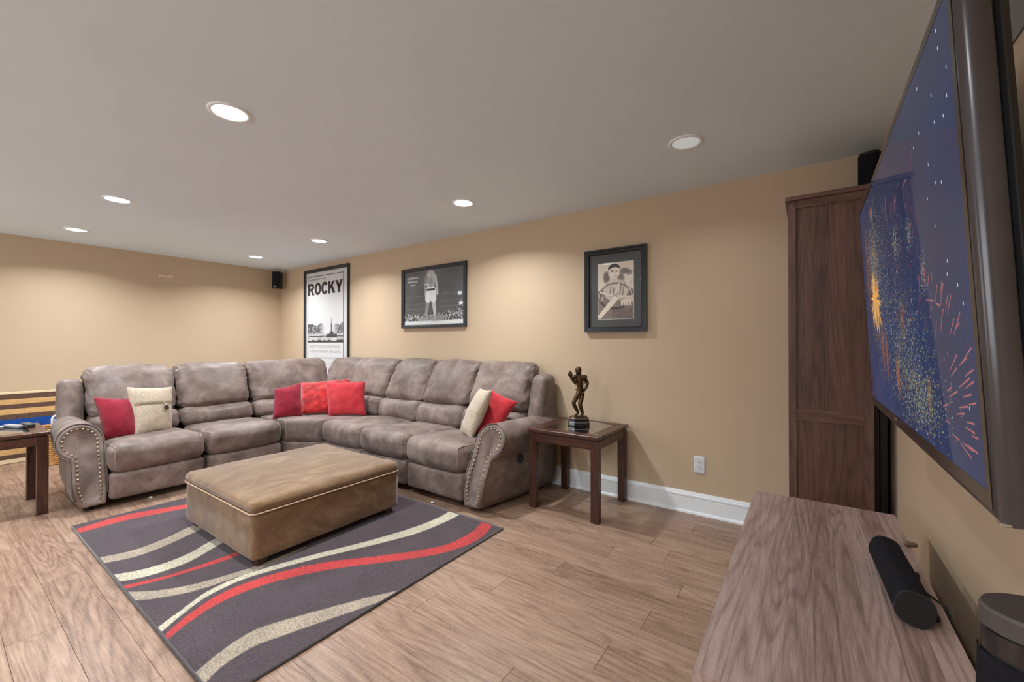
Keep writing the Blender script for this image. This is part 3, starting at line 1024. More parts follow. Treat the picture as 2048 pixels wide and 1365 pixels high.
b.obj('button_loop', LINEN, t, xf=lambda x, y, z: tuple(cl + uu * x + nr2 * y + vv * z))
b = B(); b.lathe([(0.0, 0.004), (0.008, 0.003), (0.015, 0.008), (0.020, 0.006), (0.0215, 0.0)], n=18)
b.obj('button', BUTTON, t, smooth=True, xf=lambda x, y, z: tuple(cb + uu * x + vv * y + nr2 * (z + 0.004)), label='dark brown round button')

pillow('throw_pillow', [(-4.34, 2.02, 0.452), (-4.28, 2.285, 0.452), (-4.40, 2.33, 0.782), (-4.46, 2.09, 0.73)], 0.13, CRIMSON,
       'crimson pillow leaning in the sofa corner, left of the plush pillow', seed=3)
pillow('throw_pillow', [(-4.40, 2.32, 0.452), (-4.08, 2.72, 0.452), (-4.28, 2.86, 0.79), (-4.63, 2.45, 0.755)], 0.14, FUR,
       'bright red crushed plush pillow behind two others in sofa corner', seed=4, wr=0.016)
pillow('throw_pillow', [(-4.06, 2.445, 0.452), (-3.773, 2.685, 0.452), (-3.897, 2.76, 0.787), (-4.225, 2.515, 0.777)], 0.13, RED,
       'plain red square pillow in front of the plush pillow in corner', seed=5)
pillow('throw_pillow', [(-2.36, 2.60, 0.462), (-2.13, 2.465, 0.462), (-1.985, 2.535, 0.835), (-2.205, 2.67, 0.825)], 0.12, LINEN,
       'oatmeal pillow seen edge-on leaning at right end of sofa', seed=6)
pillow('throw_pillow', [(-2.20, 2.56, 0.472), (-2.00, 2.62, 0.49), (-1.885, 2.735, 0.735), (-2.115, 2.71, 0.812)], 0.11, RED,
       'red pillow tilted between the oatmeal pillow and right sofa arm', seed=7)


# ================================================================== END TABLES (local coordinates, centred)
def make_table(label):
    t = thing('end_table', (0, 0, 0), label, 'side table', 'matching glass topped end tables')
    h = 0.28; fw = 0.085
    for x0, x1, y0, y1, m in ((-h, h, -h, -h + fw, ESPRESSO_X), (-h, h, h - fw, h, ESPRESSO_X), (-h, -h + fw, -h + fw, h - fw, ESPRESSO_X), (h - fw, h, -h + fw, h - fw, ESPRESSO_X)):
        b = B(); b.box(x0, x1, y0, y1, 0.556, 0.580, 0.003); b.obj('top_board', m, t, local=True)
    b = B(); b.box(-h + fw - .008, h - fw + .008, -h + fw - .008, h - fw + .008, 0.5735, 0.5785); b.obj('glass_pane', TABLE_GLASS, t, local=True, label='clear glass inset pane')
    a = h - 0.016
    for x0, x1, y0, y1 in ((-a, a, -a, -a + .012), (-a, a, a - .012, a), (-a, -a + .012, -a, a), (a - .012, a, -a, a)):
        b = B(); b.box(x0, x1, y0, y1, 0.545, 0.557); b.obj('reveal_strip', BLACK, t, local=True)
    a = h - 0.012
    for x0, x1, y0, y1 in ((-a + .03, a - .03, -a, -a + .02), (-a + .03, a - .03, a - .02, a), (-a, -a + .02, -a + .03, a - .03), (a - .02, a, -a + .03, a - .03)):
        b = B(); b.box(x0, x1, y0, y1, 0.487, 0.547, 0.002); b.obj('apron', ESPRESSO_X, t, local=True)
    for sx in (-1, 1):
        for sy in (-1, 1):
            cx, cy = sx * (h - 0.008 - .0275), sy * (h - 0.008 - .0275)
            b = B(); b.box(cx - .0275, cx + .0275, cy - .0275, cy + .0275, 0.0, 0.549, 0.003); b.obj('leg', ESPRESSO, t, local=True)
    return t


tab = make_table('dark espresso glass topped end table holding the bronze football statue')
tab.location = (-1.400, 2.855, 0)
tab2 = copy_tree(tab)
tab2.location = (-4.655, 0.25, 0)
tab2['label'] = 'dark espresso glass topped end table beside the left sofa arm, holding remotes'

# remotes on the left table
def remote(x, y, rz, L, Wd, Hh, mat, label, nb):
    t = thing('remote_control', (x, y, 0.580), label, 'remote', 'remote controls on the left end table', rz)
    b = B(); S = soft(b, hexa_from(lambda u, v, w_: ((-L / 2, L / 2)[u], (-Wd / 2, Wd / 2)[v], (0.0, Hh)[w_]), (0, 1), (0, 1), (0, 1)), r=0.007, n=8)
    b.obj('shell', mat, t, smooth=True, local=True)
    b = B()
    for i in range(nb):
        for j in range(3):
            px_, py_ = -L * 0.38 + L * 0.7 * i / max(1, nb - 1), (j - 1) * Wd * 0.27
            b.box(px_ - .004, px_ + .004, py_ - .004, py_ + .004, Hh - 0.001, Hh + 0.0015, 0.001)
    b.obj('buttons', GREY_PL if mat is BLACK else SILVER, t, local=True, kind='stuff')
remote(-4.795, 0.395, 0.35, 0.17, 0.048, 0.020, GREY_PL, 'grey remote lying in the middle of the left end table', 7)
remote(-4.74, 0.455, 0.15, 0.15, 0.05, 0.028, BLACK, 'black remote with grey keys nearest the sofa arm', 6)
remote(-4.86, 0.285, 0.55, 0.18, 0.05, 0.020, SILVER, 'silver remote farthest from sofa arm on left end table', 8)

# ================================================================== STATUE
ST = Vector((-1.425, 2.905, 0.580))
SA = math.radians(35.2)
statue = thing('football_statue', tuple(ST), 'bronze football player statue raising a ball, on the right end table', 'statue')
def sx(x, y, z):      # statue frame: x right, y away, z up
    return (ST.x + x * math.cos(SA) - y * math.sin(SA), ST.y + x * math.sin(SA) + y * math.cos(SA), ST.z + z)
def oct_pts(a, d, k=0.45):
    return [(-a, -d * (1 - k)), (-a * (1 - k), -d), (a * (1 - k), -d), (a, -d * (1 - k)), (a, d * (1 - k)), (a * (1 - k), d), (-a * (1 - k), d), (-a, d * (1 - k))]
def octo(name, tiers, mat, **kw):
    b = B(); vs = []; fs = []
    for a, d, z in tiers:
        vs += [(x, y, z) for x, y in oct_pts(a, d)]
    for i in range(len(tiers) - 1):
        for k in range(8):
            l = (k + 1) % 8
            fs.append((i * 8 + k, i * 8 + l, (i + 1) * 8 + l, (i + 1) * 8 + k))
    fs.append(tuple(range(8))[::-1]); fs.append(tuple((len(tiers) - 1) * 8 + k for k in range(8)))
    b.add(vs, fs)
    return b.obj(name, mat, statue, xf=sx, **kw)
octo('base', [(0.076, 0.056, 0.0), (0.078, 0.058, 0.004), (0.078, 0.058, 0.020), (0.074, 0.054, 0.024), (0.072, 0.052, 0.026), (0.072, 0.052, 0.052), (0.068, 0.048, 0.056)], BLACK_GLOSS)
octo('base_stripe', [(0.0755, 0.0555, 0.0215), (0.0755, 0.0555, 0.0265)], SILVER)
octo('base_stripe', [(0.0725, 0.0525, 0.051), (0.0725, 0.0525, 0.0555)], SILVER)
octo('ground', [(0.066, 0.046, 0.054), (0.060, 0.042, 0.066), (0.045, 0.03, 0.070)], BRONZE)


def skin_mesh(name, verts, edges, radii, mat, parent, xf, sub=2, root=0):
    me = bpy.data.meshes.new(name)
    off = world_loc(parent)
    me.from_pydata([tuple(Vector(xf(*p)) - off) for p in verts], edges, [])
    o = bpy.data.objects.new(name, me)
    COL.objects.link(o)
    sk = o.modifiers.new('skin', 'SKIN'); sk.use_smooth_shade = True; sk.branch_smoothing = 0.6
    for i, r in enumerate(radii):
        sv = me.skin_vertices[0].data[i]
        sv.radius = r if isinstance(r, tuple) else (r, r)
        sv.use_root = (i == root)
    ss = o.modifiers.new('subdivision', 'SUBSURF'); ss.levels = sub; ss.render_levels = sub
    dg = bpy.context.evaluated_depsgraph_get()
    ev = o.evaluated_get(dg)
    m2 = bpy.data.meshes.new_from_object(ev)
    o.modifiers.clear()
    o.data = m2
    m2.materials.clear(); m2.materials.append(mat)
    m2.polygons.foreach_set('use_smooth', [True] * len(m2.polygons))
    o.parent = parent
    return o


sv = [(0.018, 0, 0.252),            # 0 pelvis
      (0.008, 0, 0.292),            # 1 waist
      (0.004, -0.004, 0.330),       # 2 chest
      (0.006, -0.004, 0.358),       # 3 upper chest
      (0.000, -0.008, 0.382),       # 4 neck
      (-0.004, -0.014, 0.402),      # 5 head low
      (-0.006, -0.014, 0.420),      # 6 head
      (-0.027, -0.006, 0.360),      # 7 shoulder (raised arm)
      (-0.031, -0.026, 0.318),      # 8 elbow
      (-0.056, -0.034, 0.350),      # 9 forearm
      (-0.070, -0.036, 0.374),      # 10 hand
      (0.044, -0.002, 0.362),       # 11 shoulder (hanging arm)
      (0.070, 0.004, 0.316),        # 12 elbow
      (0.056, -0.010, 0.284),       # 13 forearm
      (0.034, -0.026, 0.258),       # 14 hand
      (-0.004, -0.004, 0.236),      # 15 hip
      (-0.046, -0.022, 0.168),      # 16 knee
      (-0.022, -0.004, 0.124),      # 17 shin
      (-0.002, 0.010, 0.086),       # 18 ankle
      (-0.030, -0.002, 0.074),      # 19 toe
      (0.034, 0.0, 0.236),          # 20 hip
      (0.004, -0.020, 0.162),       # 21 knee
      (0.018, -0.010, 0.120),       # 22 shin
      (0.030, -0.004, 0.082),       # 23 ankle
      (0.012, -0.032, 0.070)]       # 24 toe
se = [(0, 1), (1, 2), (2, 3), (3, 4), (4, 5), (5, 6), (3, 7), (7, 8), (8, 9), (9, 10), (3, 11), (11, 12), (12, 13), (13, 14),
      (0, 15), (15, 16), (16, 17), (17, 18), (18, 19), (0, 20), (20, 21), (21, 22), (22, 23), (23, 24)]
sr = [0.030, 0.028, 0.034, 0.032, 0.014, 0.018, 0.016, 0.021, 0.0125, 0.011, 0.0085, 0.023, 0.0135, 0.011, 0.009,
      0.024, 0.0165, 0.0155, 0.010, 0.008, 0.025, 0.0175, 0.0165, 0.0105, 0.008]
skin_mesh('player_body', sv, se, sr, BRONZE, statue, sx)
b = B(); b.sphere((-0.005, -0.012, 0.420), 0.0265, 16, 12, (0.95, 1.08, 1.0)); b.obj('helmet', BRONZE, statue, smooth=True, xf=sx)
b = B()
for z, r in ((0.412, 0.028), (0.404, 0.027), (0.396, 0.024)):
    b.tube([(-0.008 + r * math.sin(a) * 0.9, -0.016 - r * math.cos(a), z) for a in np.linspace(-1.2, 1.0, 9)], 0.0018, 6)
b.tube([(-0.010, -0.045, 0.413), (-0.010, -0.043, 0.395)], 0.0018, 6)
b.obj('face_mask', BRONZE, statue, smooth=True, xf=sx)
b = B()
for s_ in (-1, 1):
    b.sphere((0.006 + s_ * 0.037, -0.004, 0.366), 0.022, 12, 8, (1.1, 1.1, 0.75))
b.obj('shoulder_pads', BRONZE, statue, smooth=True, xf=sx)
b = B(); b.sphere((-0.072, -0.040, 0.392), 0.017, 12, 10, (0.95, 0.95, 1.35)); b.obj('football', BRONZE, statue, smooth=True, xf=sx)
bl_, br_ = B(), B()     # five fingers on each hand
for k in range(4):
    a = 0.35 + 0.45 * k
    bl_.tube([(-0.070 + 0.008 * math.cos(a), -0.038 - 0.006 * math.sin(a), 0.374), (-0.072 + 0.0175 * math.cos(a), -0.040 - 0.0165 * math.sin(a), 0.386), (-0.072 + 0.016 * math.cos(a), -0.040 - 0.016 * math.sin(a), 0.398 - 0.002 * k)], [0.003, 0.0027, 0.002], 6)
    br_.tube([(0.034 - 0.003 * k, -0.028 + 0.003 * k, 0.256), (0.026 - 0.002 * k, -0.033 + 0.004 * k, 0.248), (0.020, -0.031 + 0.004 * k, 0.240 + 0.001 * k)], [0.003, 0.0027, 0.002], 6)
bl_.tube([(-0.074, -0.034, 0.374), (-0.088, -0.038, 0.382), (-0.090, -0.040, 0.392)], [0.003, 0.0028, 0.002], 6)
br_.tube([(0.038, -0.030, 0.258), (0.036, -0.038, 0.250), (0.031, -0.041, 0.244)], [0.003, 0.0028, 0.002], 6)
for q in (bl_, br_):
    q.obj('fingers', BRONZE, statue, smooth=True, xf=sx, kind='stuff')
b = B()
for z, r in ((0.268, 0.036), (0.300, 0.034), (0.320, 0.038)):
    b.tube([(0.010 + r * math.cos(a), r * 0.85 * math.sin(a), z + 0.004 * math.sin(3 * a)) for a in np.linspace(0, 2 * PI, 18, endpoint=False)], 0.0028, 6, closed=True)
b.obj('jersey_folds', BRONZE, statue, smooth=True, xf=sx)

# ================================================================== WALL PICTURES
def capsule(img, gx, gy, p, q, r0, r1, col, soft_=1.5, a=1.0):
    p = np.array(p, float); q = np.array(q, float); d = q - p
    L2 = max(d.dot(d), 1e-9)
    t = np.clip(((gx - p[0]) * d[0] + (gy - p[1]) * d[1]) / L2, 0, 1)
    dist = np.hypot(gx - p[0] - t * d[0], gy - p[1] - t * d[1]) - (r0 + (r1 - r0) * t)
    m = np.clip(0.5 - dist / soft_, 0, 1)[..., None] * a
    img[:] = img * (1 - m) + np.array(col) * m


def ellipse(img, gx, gy, c, rx, ry, col, soft_=0.06, a=1.0, rot=0.0):
    dx, dy = gx - c[0], gy - c[1]
    cr, sr_ = math.cos(rot), math.sin(rot)
    d = np.hypot((dx * cr + dy * sr_) / rx, (-dx * sr_ + dy * cr) / ry)
    m = np.clip((1 - d) / soft_ + 0.5, 0, 1)[..., None] * a
    img[:] = img * (1 - m) + np.array(col) * m


def vnoise(h, w_, cell):
    g = rng.random((h // cell + 3, w_ // cell + 3))
    y = np.arange(h) / cell; x = np.arange(w_) / cell
    yi, xi = y.astype(int), x.astype(int); fy, fx = (y - yi)[:, None], (x - xi)[None]
    a = g[yi][:, xi]; b_ = g[yi][:, xi + 1]; c = g[yi + 1][:, xi]; d = g[yi + 1][:, xi + 1]
    return (a * (1 - fx) + b_ * fx) * (1 - fy) + (c * (1 - fx) + d * fx) * fy


def grid(w_, h):
    return np.meshgrid(np.arange(w_) + 0.5, np.arange(h) + 0.5)


def film_print():
    w_, h = 430, 700
    gx, gy = grid(w_, h)
    im = np.zeros((h, w_, 3)) + 0.84
    n1, n2 = vnoise(h, w_, 26), vnoise(h, w_, 6)
    # park scene between rows 195 and 455: pale sky, bare trees, snow
    tree = (gy > 318 + 46 * np.abs((gx - 270) / 215 - 0.1) ** 0.5 * 0 + 30 * n1) & (gy < 402)
    side = np.clip(np.abs(gx - 262) / 110 - 0.45, 0, 1)
    m = tree * np.clip(side * 1.6, 0, 1) * (0.45 + 0.55 * (n2 > 0.45))
    im = im * (1 - m[..., None]) + np.array([0.33, 0.31, 0.34]) * m[..., None]
    g = np.clip((gy - 392) / 10, 0, 1) * (gy < 455)
    tex = 0.62 + 0.30 * (n2 - 0.3) + 0.1 * n1
    im = im * (1 - g[..., None]) + tex[..., None] * np.array([1, 1, 1.0]) * g[..., None]
    d = ((gy > 440 + 6 * n1 * 2) & (gy < 458))
    im[d] = [0.24, 0.22, 0.23]
    im[(gy > 414) & (gy < 420) & (n1 > 0.35)] = 0.25
    ellipse(im, gx, gy, (40, 270), 42, 34, (0.80, 0.80, 0.81), 0.5, 0.8)
    for (x0, y0, x1, y1, c) in ((292, 300, 298, 330, .4), (288, 330, 302, 395, .35), (272, 385, 318, 412, .3), (240, 402, 360, 425, .28)):
        im[(gx > x0) & (gx < x1) & (gy > y0) & (gy < y1)] = c
    # credits: dense condensed lines, not legible
    for y0, y1, xa, xb in ((478, 496, 20, 400), (512, 530, 20, 410), (560, 572, 60, 370), (600, 606, 40, 390)):
        k = (gy > y0) & (gy < y1) & (gx > xa) & (gx < xb) & ((np.floor(gx / 3.1) % 2) == 0) & (vnoise(h, w_, 9) > 0.25)
        im[k] = 0.62
    im[(gy > 459) & (gy < 462)] = 0.4
    return im


def ring_print():
    w_, h = 760, 500
    gx, gy = grid(w_, h)
    n1, n2 = vnoise(h, w_, 60), vnoise(h, w_, 8)
    im = np.zeros((h, w_, 3)) + (0.35 + 0.05 * (n1 - .5) + 0.10 * np.exp(-((gx - 340) / 150) ** 2 - ((gy - 30) / 120) ** 2))[..., None]
    for y, c in ((150, .36), (235, .47), (300, .46), (345, .46)):
        k = np.abs(gy - y + 0.03 * (gx - 380)) < 2.0
        im[k] = c
    im[gy > 455 + 6 * n1] = 0.86
    crowd = (gy > 380 + 25 * n1 - 70 * np.clip((gx - 520) / 240, 0, 1)) & (gy < 458)
    im[crowd] = (0.25 + 0.6 * (n2 > 0.62) * n2)[crowd][:, None]
    for k in range(46):
        x, y = rng.uniform(10, 750), rng.uniform(398, 440)
        if 560 < x: y -= rng.uniform(0, 55)
        ellipse(im, gx, gy, (x, y), 9, 11, (rng.uniform(.45, .85),) * 3, 0.3)
    # a standing boxer in white trunks, seen from the front
    sk, dk = (0.76,) * 3, (0.58,) * 3
    capsule(im, gx, gy, (322, 262), (300, 400), 26, 17, dk); capsule(im, gx, gy, (388, 262), (410, 400), 26, 17, sk)
    capsule(im, gx, gy, (300, 400), (300, 455), 16, 12, dk); capsule(im, gx, gy, (410, 400), (414, 455), 16, 12, sk)
    capsule(im, gx, gy, (355, 70), (355, 170), 56, 46, sk, 6)
    capsule(im, gx, gy, (300, 72), (285, 150), 19, 15, dk); capsule(im, gx, gy, (285, 150), (288, 225), 14, 13, dk)
    capsule(im, gx, gy, (410, 72), (432, 150), 19, 15, sk); capsule(im, gx, gy, (432, 150), (440, 225), 14, 13, sk)
    ellipse(im, gx, gy, (355, 14), 26, 32, (0.7,) * 3, 0.2)
    ellipse(im, gx, gy, (355, 120), 30, 46, (0.55,) * 3, 0.6, 0.6)
    capsule(im, gx, gy, (330, 196), (322, 262), 40, 38, (0.93,) * 3, 3); capsule(im, gx, gy, (380, 196), (390, 262), 40, 38, (0.90,) * 3, 3)
    im[(gy > 176) & (gy < 194) & (np.abs(gx - 355) < 54)] = 0.22
    ellipse(im, gx, gy, (420, 440), 120, 26, (0.58,) * 3, 0.6, 0.8)
    ellipse(im, gx, gy, (240, 446), 60, 18, (0.66,) * 3, 0.5, 0.8)
    for c in ((708, 238), (722, 320)):
        ellipse(im, gx, gy, c, 25, 16, (0.92,) * 3, 0.12)
        capsule(im, gx, gy, c, (c[0] + 5, c[1] - 12), 2, 2, (0.3,) * 3)
    return np.clip(im * 1.08, 0, 1) + rng.normal(0, 0.02, (h, w_, 1))


def sepia_print():
    w_, h = 440, 680
    gx, gy = grid(w_, h)
    n1, n2 = vnoise(h, w_, 70), vnoise(h, w_, 12)
    im = np.zeros((h, w_, 3)) + (0.80 + 0.06 * (n1 - .5))[..., None]
    S_ = lambda v: (v, v, v)
    for c, rx, ry, a in (((330, 110), 60, 36, .8), ((390, 130), 40, 30, .7), ((110, 170), 42, 70, .9), ((270, 190), 60, 60, .8)):
        ellipse(im, gx, gy, c, rx, ry, S_(0.33), 0.5, a)
    im[gy > 330] *= 0.55
    capsule(im, gx, gy, (200, 330), (260, 330), 130, 120, S_(0.72), 12)                       # shirt
    for x in (150, 190, 235, 275, 310):
        capsule(im, gx, gy, (x + 20, 250), (x, 400), 7, 8, S_(0.40), 5, 0.8)
    capsule(im, gx, gy, (205, 200), (210, 250), 42, 52, S_(0.74), 5)                          # neck
    ellipse(im, gx, gy, (206, 115), 66, 86, S_(0.85), 0.08)                                   # face
    ellipse(im, gx, gy, (140, 130), 12, 24, S_(0.74), 0.2); ellipse(im, gx, gy, (274, 125), 12, 24, S_(0.68), 0.2)
    k = np.clip((1 - np.hypot((gx - 204) / 76, (gy - 72) / 60)) / 0.08 + 0.5, 0, 1) * np.clip((70 - 16 * np.cos((gx - 214) / 34) - gy) / 6 + 0.5, 0, 1)
    im[:] = im * (1 - k[..., None]) + 0.2 * k[..., None]                                    # hair
    for x in (180, 236):
        ellipse(im, gx, gy, (x, 108), 13, 6, S_(0.25), 0.4)
        capsule(im, gx, gy, (x - 16, 93), (x + 16, 91), 3.5, 3.5, S_(0.22), 3)
    capsule(im, gx, gy, (210, 105), (214, 138), 5, 9, S_(0.66), 6, .8)
    ellipse(im, gx, gy, (210, 166), 32, 10, S_(0.38), 0.3); ellipse(im, gx, gy, (210, 163), 25, 5, S_(0.97), 0.3)
    ellipse(im, gx, gy, (208, 195), 30, 12, S_(0.7), 0.8, 0.6)
    # steering wheel
    d = np.hypot((gx - 215) / 215, (gy - 400) / 165)
    for mid, hw, val, msk in ((0.93, 0.065, 0.24, 1.0), (0.945, 0.024, 0.74, (gy < 430) * 1.0)):
        a = (np.clip((hw - np.abs(d - mid)) / 0.02 + 0.5, 0, 1) * msk)[..., None]
        im[:] = im * (1 - a) + val * a
    for q in ((30, 350), (265, 250), (400, 420)):
        capsule(im, gx, gy, (215, 405), q, 15, 9, S_(0.78), 3)
    ellipse(im, gx, gy, (215, 408), 36, 28, S_(0.62), 0.15)
    capsule(im, gx, gy, (215, 440), (20, 650), 34, 26, S_(0.82), 4)                           # column and hood
    capsule(im, gx, gy, (330, 470), (440, 440), 30, 44, S_(0.74), 4)
    for x in (300, 330, 362, 395):
        capsule(im, gx, gy, (x, 470), (x + 4, 515), 13, 12, S_(0.8), 4); capsule(im, gx, gy, (x + 15, 478), (x + 18, 515), 2, 2, S_(0.3), 3)
    im[(gy > 545) & (gx > 180)] *= (0.65 + 0.35 * np.clip(n2, 0, 1))[(gy > 545) & (gx > 180)][:, None]
    for c in ((410, 250), (400, 320), (50, 430)):
        ellipse(im, gx, gy, c, 16, 34, S_(0.7), 0.3, .8, 0.5)
    v = np.clip(im.mean(2) + rng.normal(0, .015, (h, w_)), 0, 1)[..., None]
    v = np.clip((v - 0.5) * 1.2 + 0.56, 0, 1)
    lo, hi = np.array([0.17, 0.11, 0.12]), np.array([1.0, 0.94, 0.87])
    return lo + (hi - lo) * v


def frame_part(t, x0, x1, z0, z1, wd, depth, mat, step=0.006):
    """four moulded frame bars with a raised outer lip, standing off the back wall"""
    y = Y1 - 0.004
    pr = [(0, 0), (0, depth), (wd * 0.35, depth), (wd * 0.45, depth - step), (wd * 0.8, depth - step), (wd, depth - step * 2.0), (wd, 0)]
    for side in range(4):
        b = B(); vs = []
        for end in (0, 1):
            for p, d in pr:
                if side == 0: q = (x0 + p if end == 0 else x1 - p, y - d, z0 + p)
                if side == 1: q = (x1 - p, y - d, z0 + p if end == 0 else z1 - p)
                if side == 2: q = (x1 - p if end == 0 else x0 + p, y - d, z1 - p)
                if side == 3: q = (x0 + p, y - d, z1 - p if end == 0 else z0 + p)
                vs.append(q)
        n = len(pr)
        b.add(vs, [(i, (i + 1) % n, n + (i + 1) % n, n + i) for i in range(n)] + [tuple(range(n))[::-1], tuple(range(n, 2 * n))])
        b.obj('frame_bar', mat, t)


def sheet(name, t, x0, x1, z0, z1, d, mat):
    b = B(); y = Y1 - d
    b.quad_uv((x0, y, z0), (x1, y, z0), (x1, y, z1), (x0, y, z1)); b.obj(name, mat, t)


def slab(name, t, x0, x1, z0, z1, d0, d1, mat):
    b = B(); b.box(x0, x1, Y1 - d1, Y1 - d0, z0, z1); return b.obj(name, mat, t)


def text(name, t, s, x, z, size, d, mat, align='LEFT', sxx=1.0, off=0.0):
    cu = bpy.data.curves.new(name, 'FONT')
    cu.body = s; cu.size = size; cu.align_x = align; cu.offset = off; cu.extrude = 0.0002; cu.fill_mode = 'BOTH'
    o = bpy.data.objects.new(name, cu); COL.objects.link(o)
    bpy.context.view_layer.update()
    me = bpy.data.meshes.new_from_object(o.evaluated_get(bpy.context.evaluated_depsgraph_get()))
    bpy.data.objects.remove(o)
    off_ = world_loc(t)
    for v in me.vertices:
        v.co = Vector((x + v.co.x * sxx - off_.x, Y1 - d - v.co.z - off_.y, z + v.co.y - off_.z))
    me.materials.clear(); me.materials.append(mat)
    o = bpy.data.objects.new(name, me); COL.objects.link(o); o.parent = t
    return o


PAPER = plain('white_paper', (0.64, 0.64, 0.63, 1), 0.6, 0, 0.2, 0.02)
INK = plain('dark_ink', srgb(64, 56, 58), 0.6, 0, 0.2, 0.05)
MATB = plain('charcoal_mat_board', srgb(92, 94, 95), 0.8, 0, 0.2, 0.06, 200)

# film poster
px0, px1, pz0, pz1 = -5.838, -4.768, 0.70, 2.232
po = thing('framed_film_poster', ((px0 + px1) / 2, Y1, pz0), 'tall framed black and white ROCKY film poster behind the sofa corner', 'picture', 'framed pictures on the back wall')
frame_part(po, px0, px1, pz0, pz1, 0.045, 0.024, BLACK_FRAME)
slab('backing', po, px0 + .02, px1 - .02, pz0 + .02, pz1 - .02, 0.004, 0.010, PAPER)
ix0, ix1 = -5.755, -4.895
sheet('poster_print', po, ix0 + .006, ix1 - .006, 0.74, 2.128, 0.0115, printed('film_poster_print', film_print()))
b = B()
for a in ((ix0, ix1, 2.128, 2.136), (ix0, ix0 + .006, 0.74, 2.136), (ix1 - .006, ix1, 0.74, 2.136)):
    b.box(a[0], a[1], Y1 - 0.0125, Y1 - 0.0105, a[2], a[3])
b.obj('print_border', INK, po)
text('tagline_text', po, 'His whole life was a million-to-one shot.', ix0 + 0.03, 2.082, 0.032, 0.0122, INK, sxx=0.82)
# heavy capital letters, drawn on a 0..1 square
def arc(cx, cy, rx, ry, a0, a1, n=14):
    return [(cx + rx * math.cos(math.radians(a)), cy + ry * math.sin(math.radians(a))) for a in np.linspace(a0, a1, n)]
def strip(outer, inner):
    n = len(outer)
    return [[outer[i], outer[i + 1], inner[i + 1], inner[i]] for i in range(n - 1)]
LET = {
    'R': [[(0, 0), (.31, 0), (.31, 1), (0, 1)], [(.31, .80), (.55, .80), (.55, 1), (.31, 1)], [(.31, .40), (.55, .40), (.55, .58), (.31, .58)], [(.40, .42), (.70, .42), (1.0, 0), (.66, 0)]] + strip(arc(.55, .70, .40, .30, 90, -90), arc(.55, .69, .12, .11, 90, -90)),
    'O': strip(arc(.5, .5, .5, .52, 0, 360, 28), arc(.5, .5, .185, .30, 0, 360, 28)),
    'C': strip(arc(.5, .5, .5, .52, 38, 322, 26), arc(.5, .5, .19, .30, 38, 322, 26)),
    'K': [[(0, 0), (.31, 0), (.31, 1), (0, 1)], [(.31, .34), (.31, .62), (.62, 1), (.98, 1)], [(.36, .50), (.58, .72), (1.02, 0), (.66, 0)]],
    'Y': [[(.34, 0), (.66, 0), (.66, .42), (.34, .42)], [(-.02, 1), (.33, 1), (.66, .42), (.34, .42)], [(.67, 1), (1.02, 1), (.66, .42), (.36, .42)]],
}
lw = (ix1 - ix0 - 0.02) / 5
for i, ch in enumerate('ROCKY'):
    b = B(); xa = ix0 + 0.008 + lw * i
    for q in LET[ch]:
        b.prism(q, lambda p, r_, d: (xa + p * lw * 0.97, Y1 - d, 1.875 + r_ * 0.165), 0.0118, 0.0132)
    b.obj('title_letter', INK, po)

# boxing picture
bo = thing('framed_boxing_picture', (-3.258, Y1, 1.372), 'framed black and white boxing picture in the middle of the back wall', 'picture', 'framed pictures on the back wall')
frame_part(bo, -3.742, -2.778, 1.372, 2.033, 0.036, 0.028, plain('charcoal_frame', srgb(54, 56, 60), 0.4, 0, 0.4), 0.004)
sheet('photo_print', bo, -3.712, -2.808, 1.400, 2.005, 0.012, printed('boxing_print', ring_print()))
WINK = plain('white_ink', (0.8, 0.8, 0.8, 1), 0.6)
text('caption_text', bo, 'MUHAMMAD ALI v.', -3.66, 1.915, 0.032, 0.0125, WINK, sxx=0.66, off=0.0008)
text('caption_text', bo, 'SONNY LISTON', -3.645, 1.875, 0.032, 0.0125, WINK, sxx=0.66, off=0.0008)
b = B(); b.box(-3.605, -3.525, Y1 - 0.0128, Y1 - 0.0122, 1.845, 1.852); b.obj('caption_line', WINK, bo)
sheet('glass', bo, -3.712, -2.808, 1.400, 2.005, 0.017, GLASS)

# sepia portrait
so = thing('framed_sepia_portrait', (-1.227, Y1, 1.293), 'black framed sepia portrait of a smiling driver at a steering wheel', 'picture', 'framed pictures on the back wall')
frame_part(so, -1.480, -0.976, 1.293, 1.952, 0.040, 0.034, BLACK_FRAME, 0.007)
slab('mat_board', so, -1.445, -1.011, 1.328, 1.917, 0.006, 0.012, MATB)
slab('print_margin', so, -1.373, -1.077, 1.392, 1.843, 0.011, 0.0126, PAPER)
sheet('photo_print', so, -1.369, -1.081, 1.396, 1.839, 0.0132, printed('sepia_print', sepia_print()))
sheet('glass', so, -1.445, -1.011, 1.328, 1.917, 0.018, GLASS)

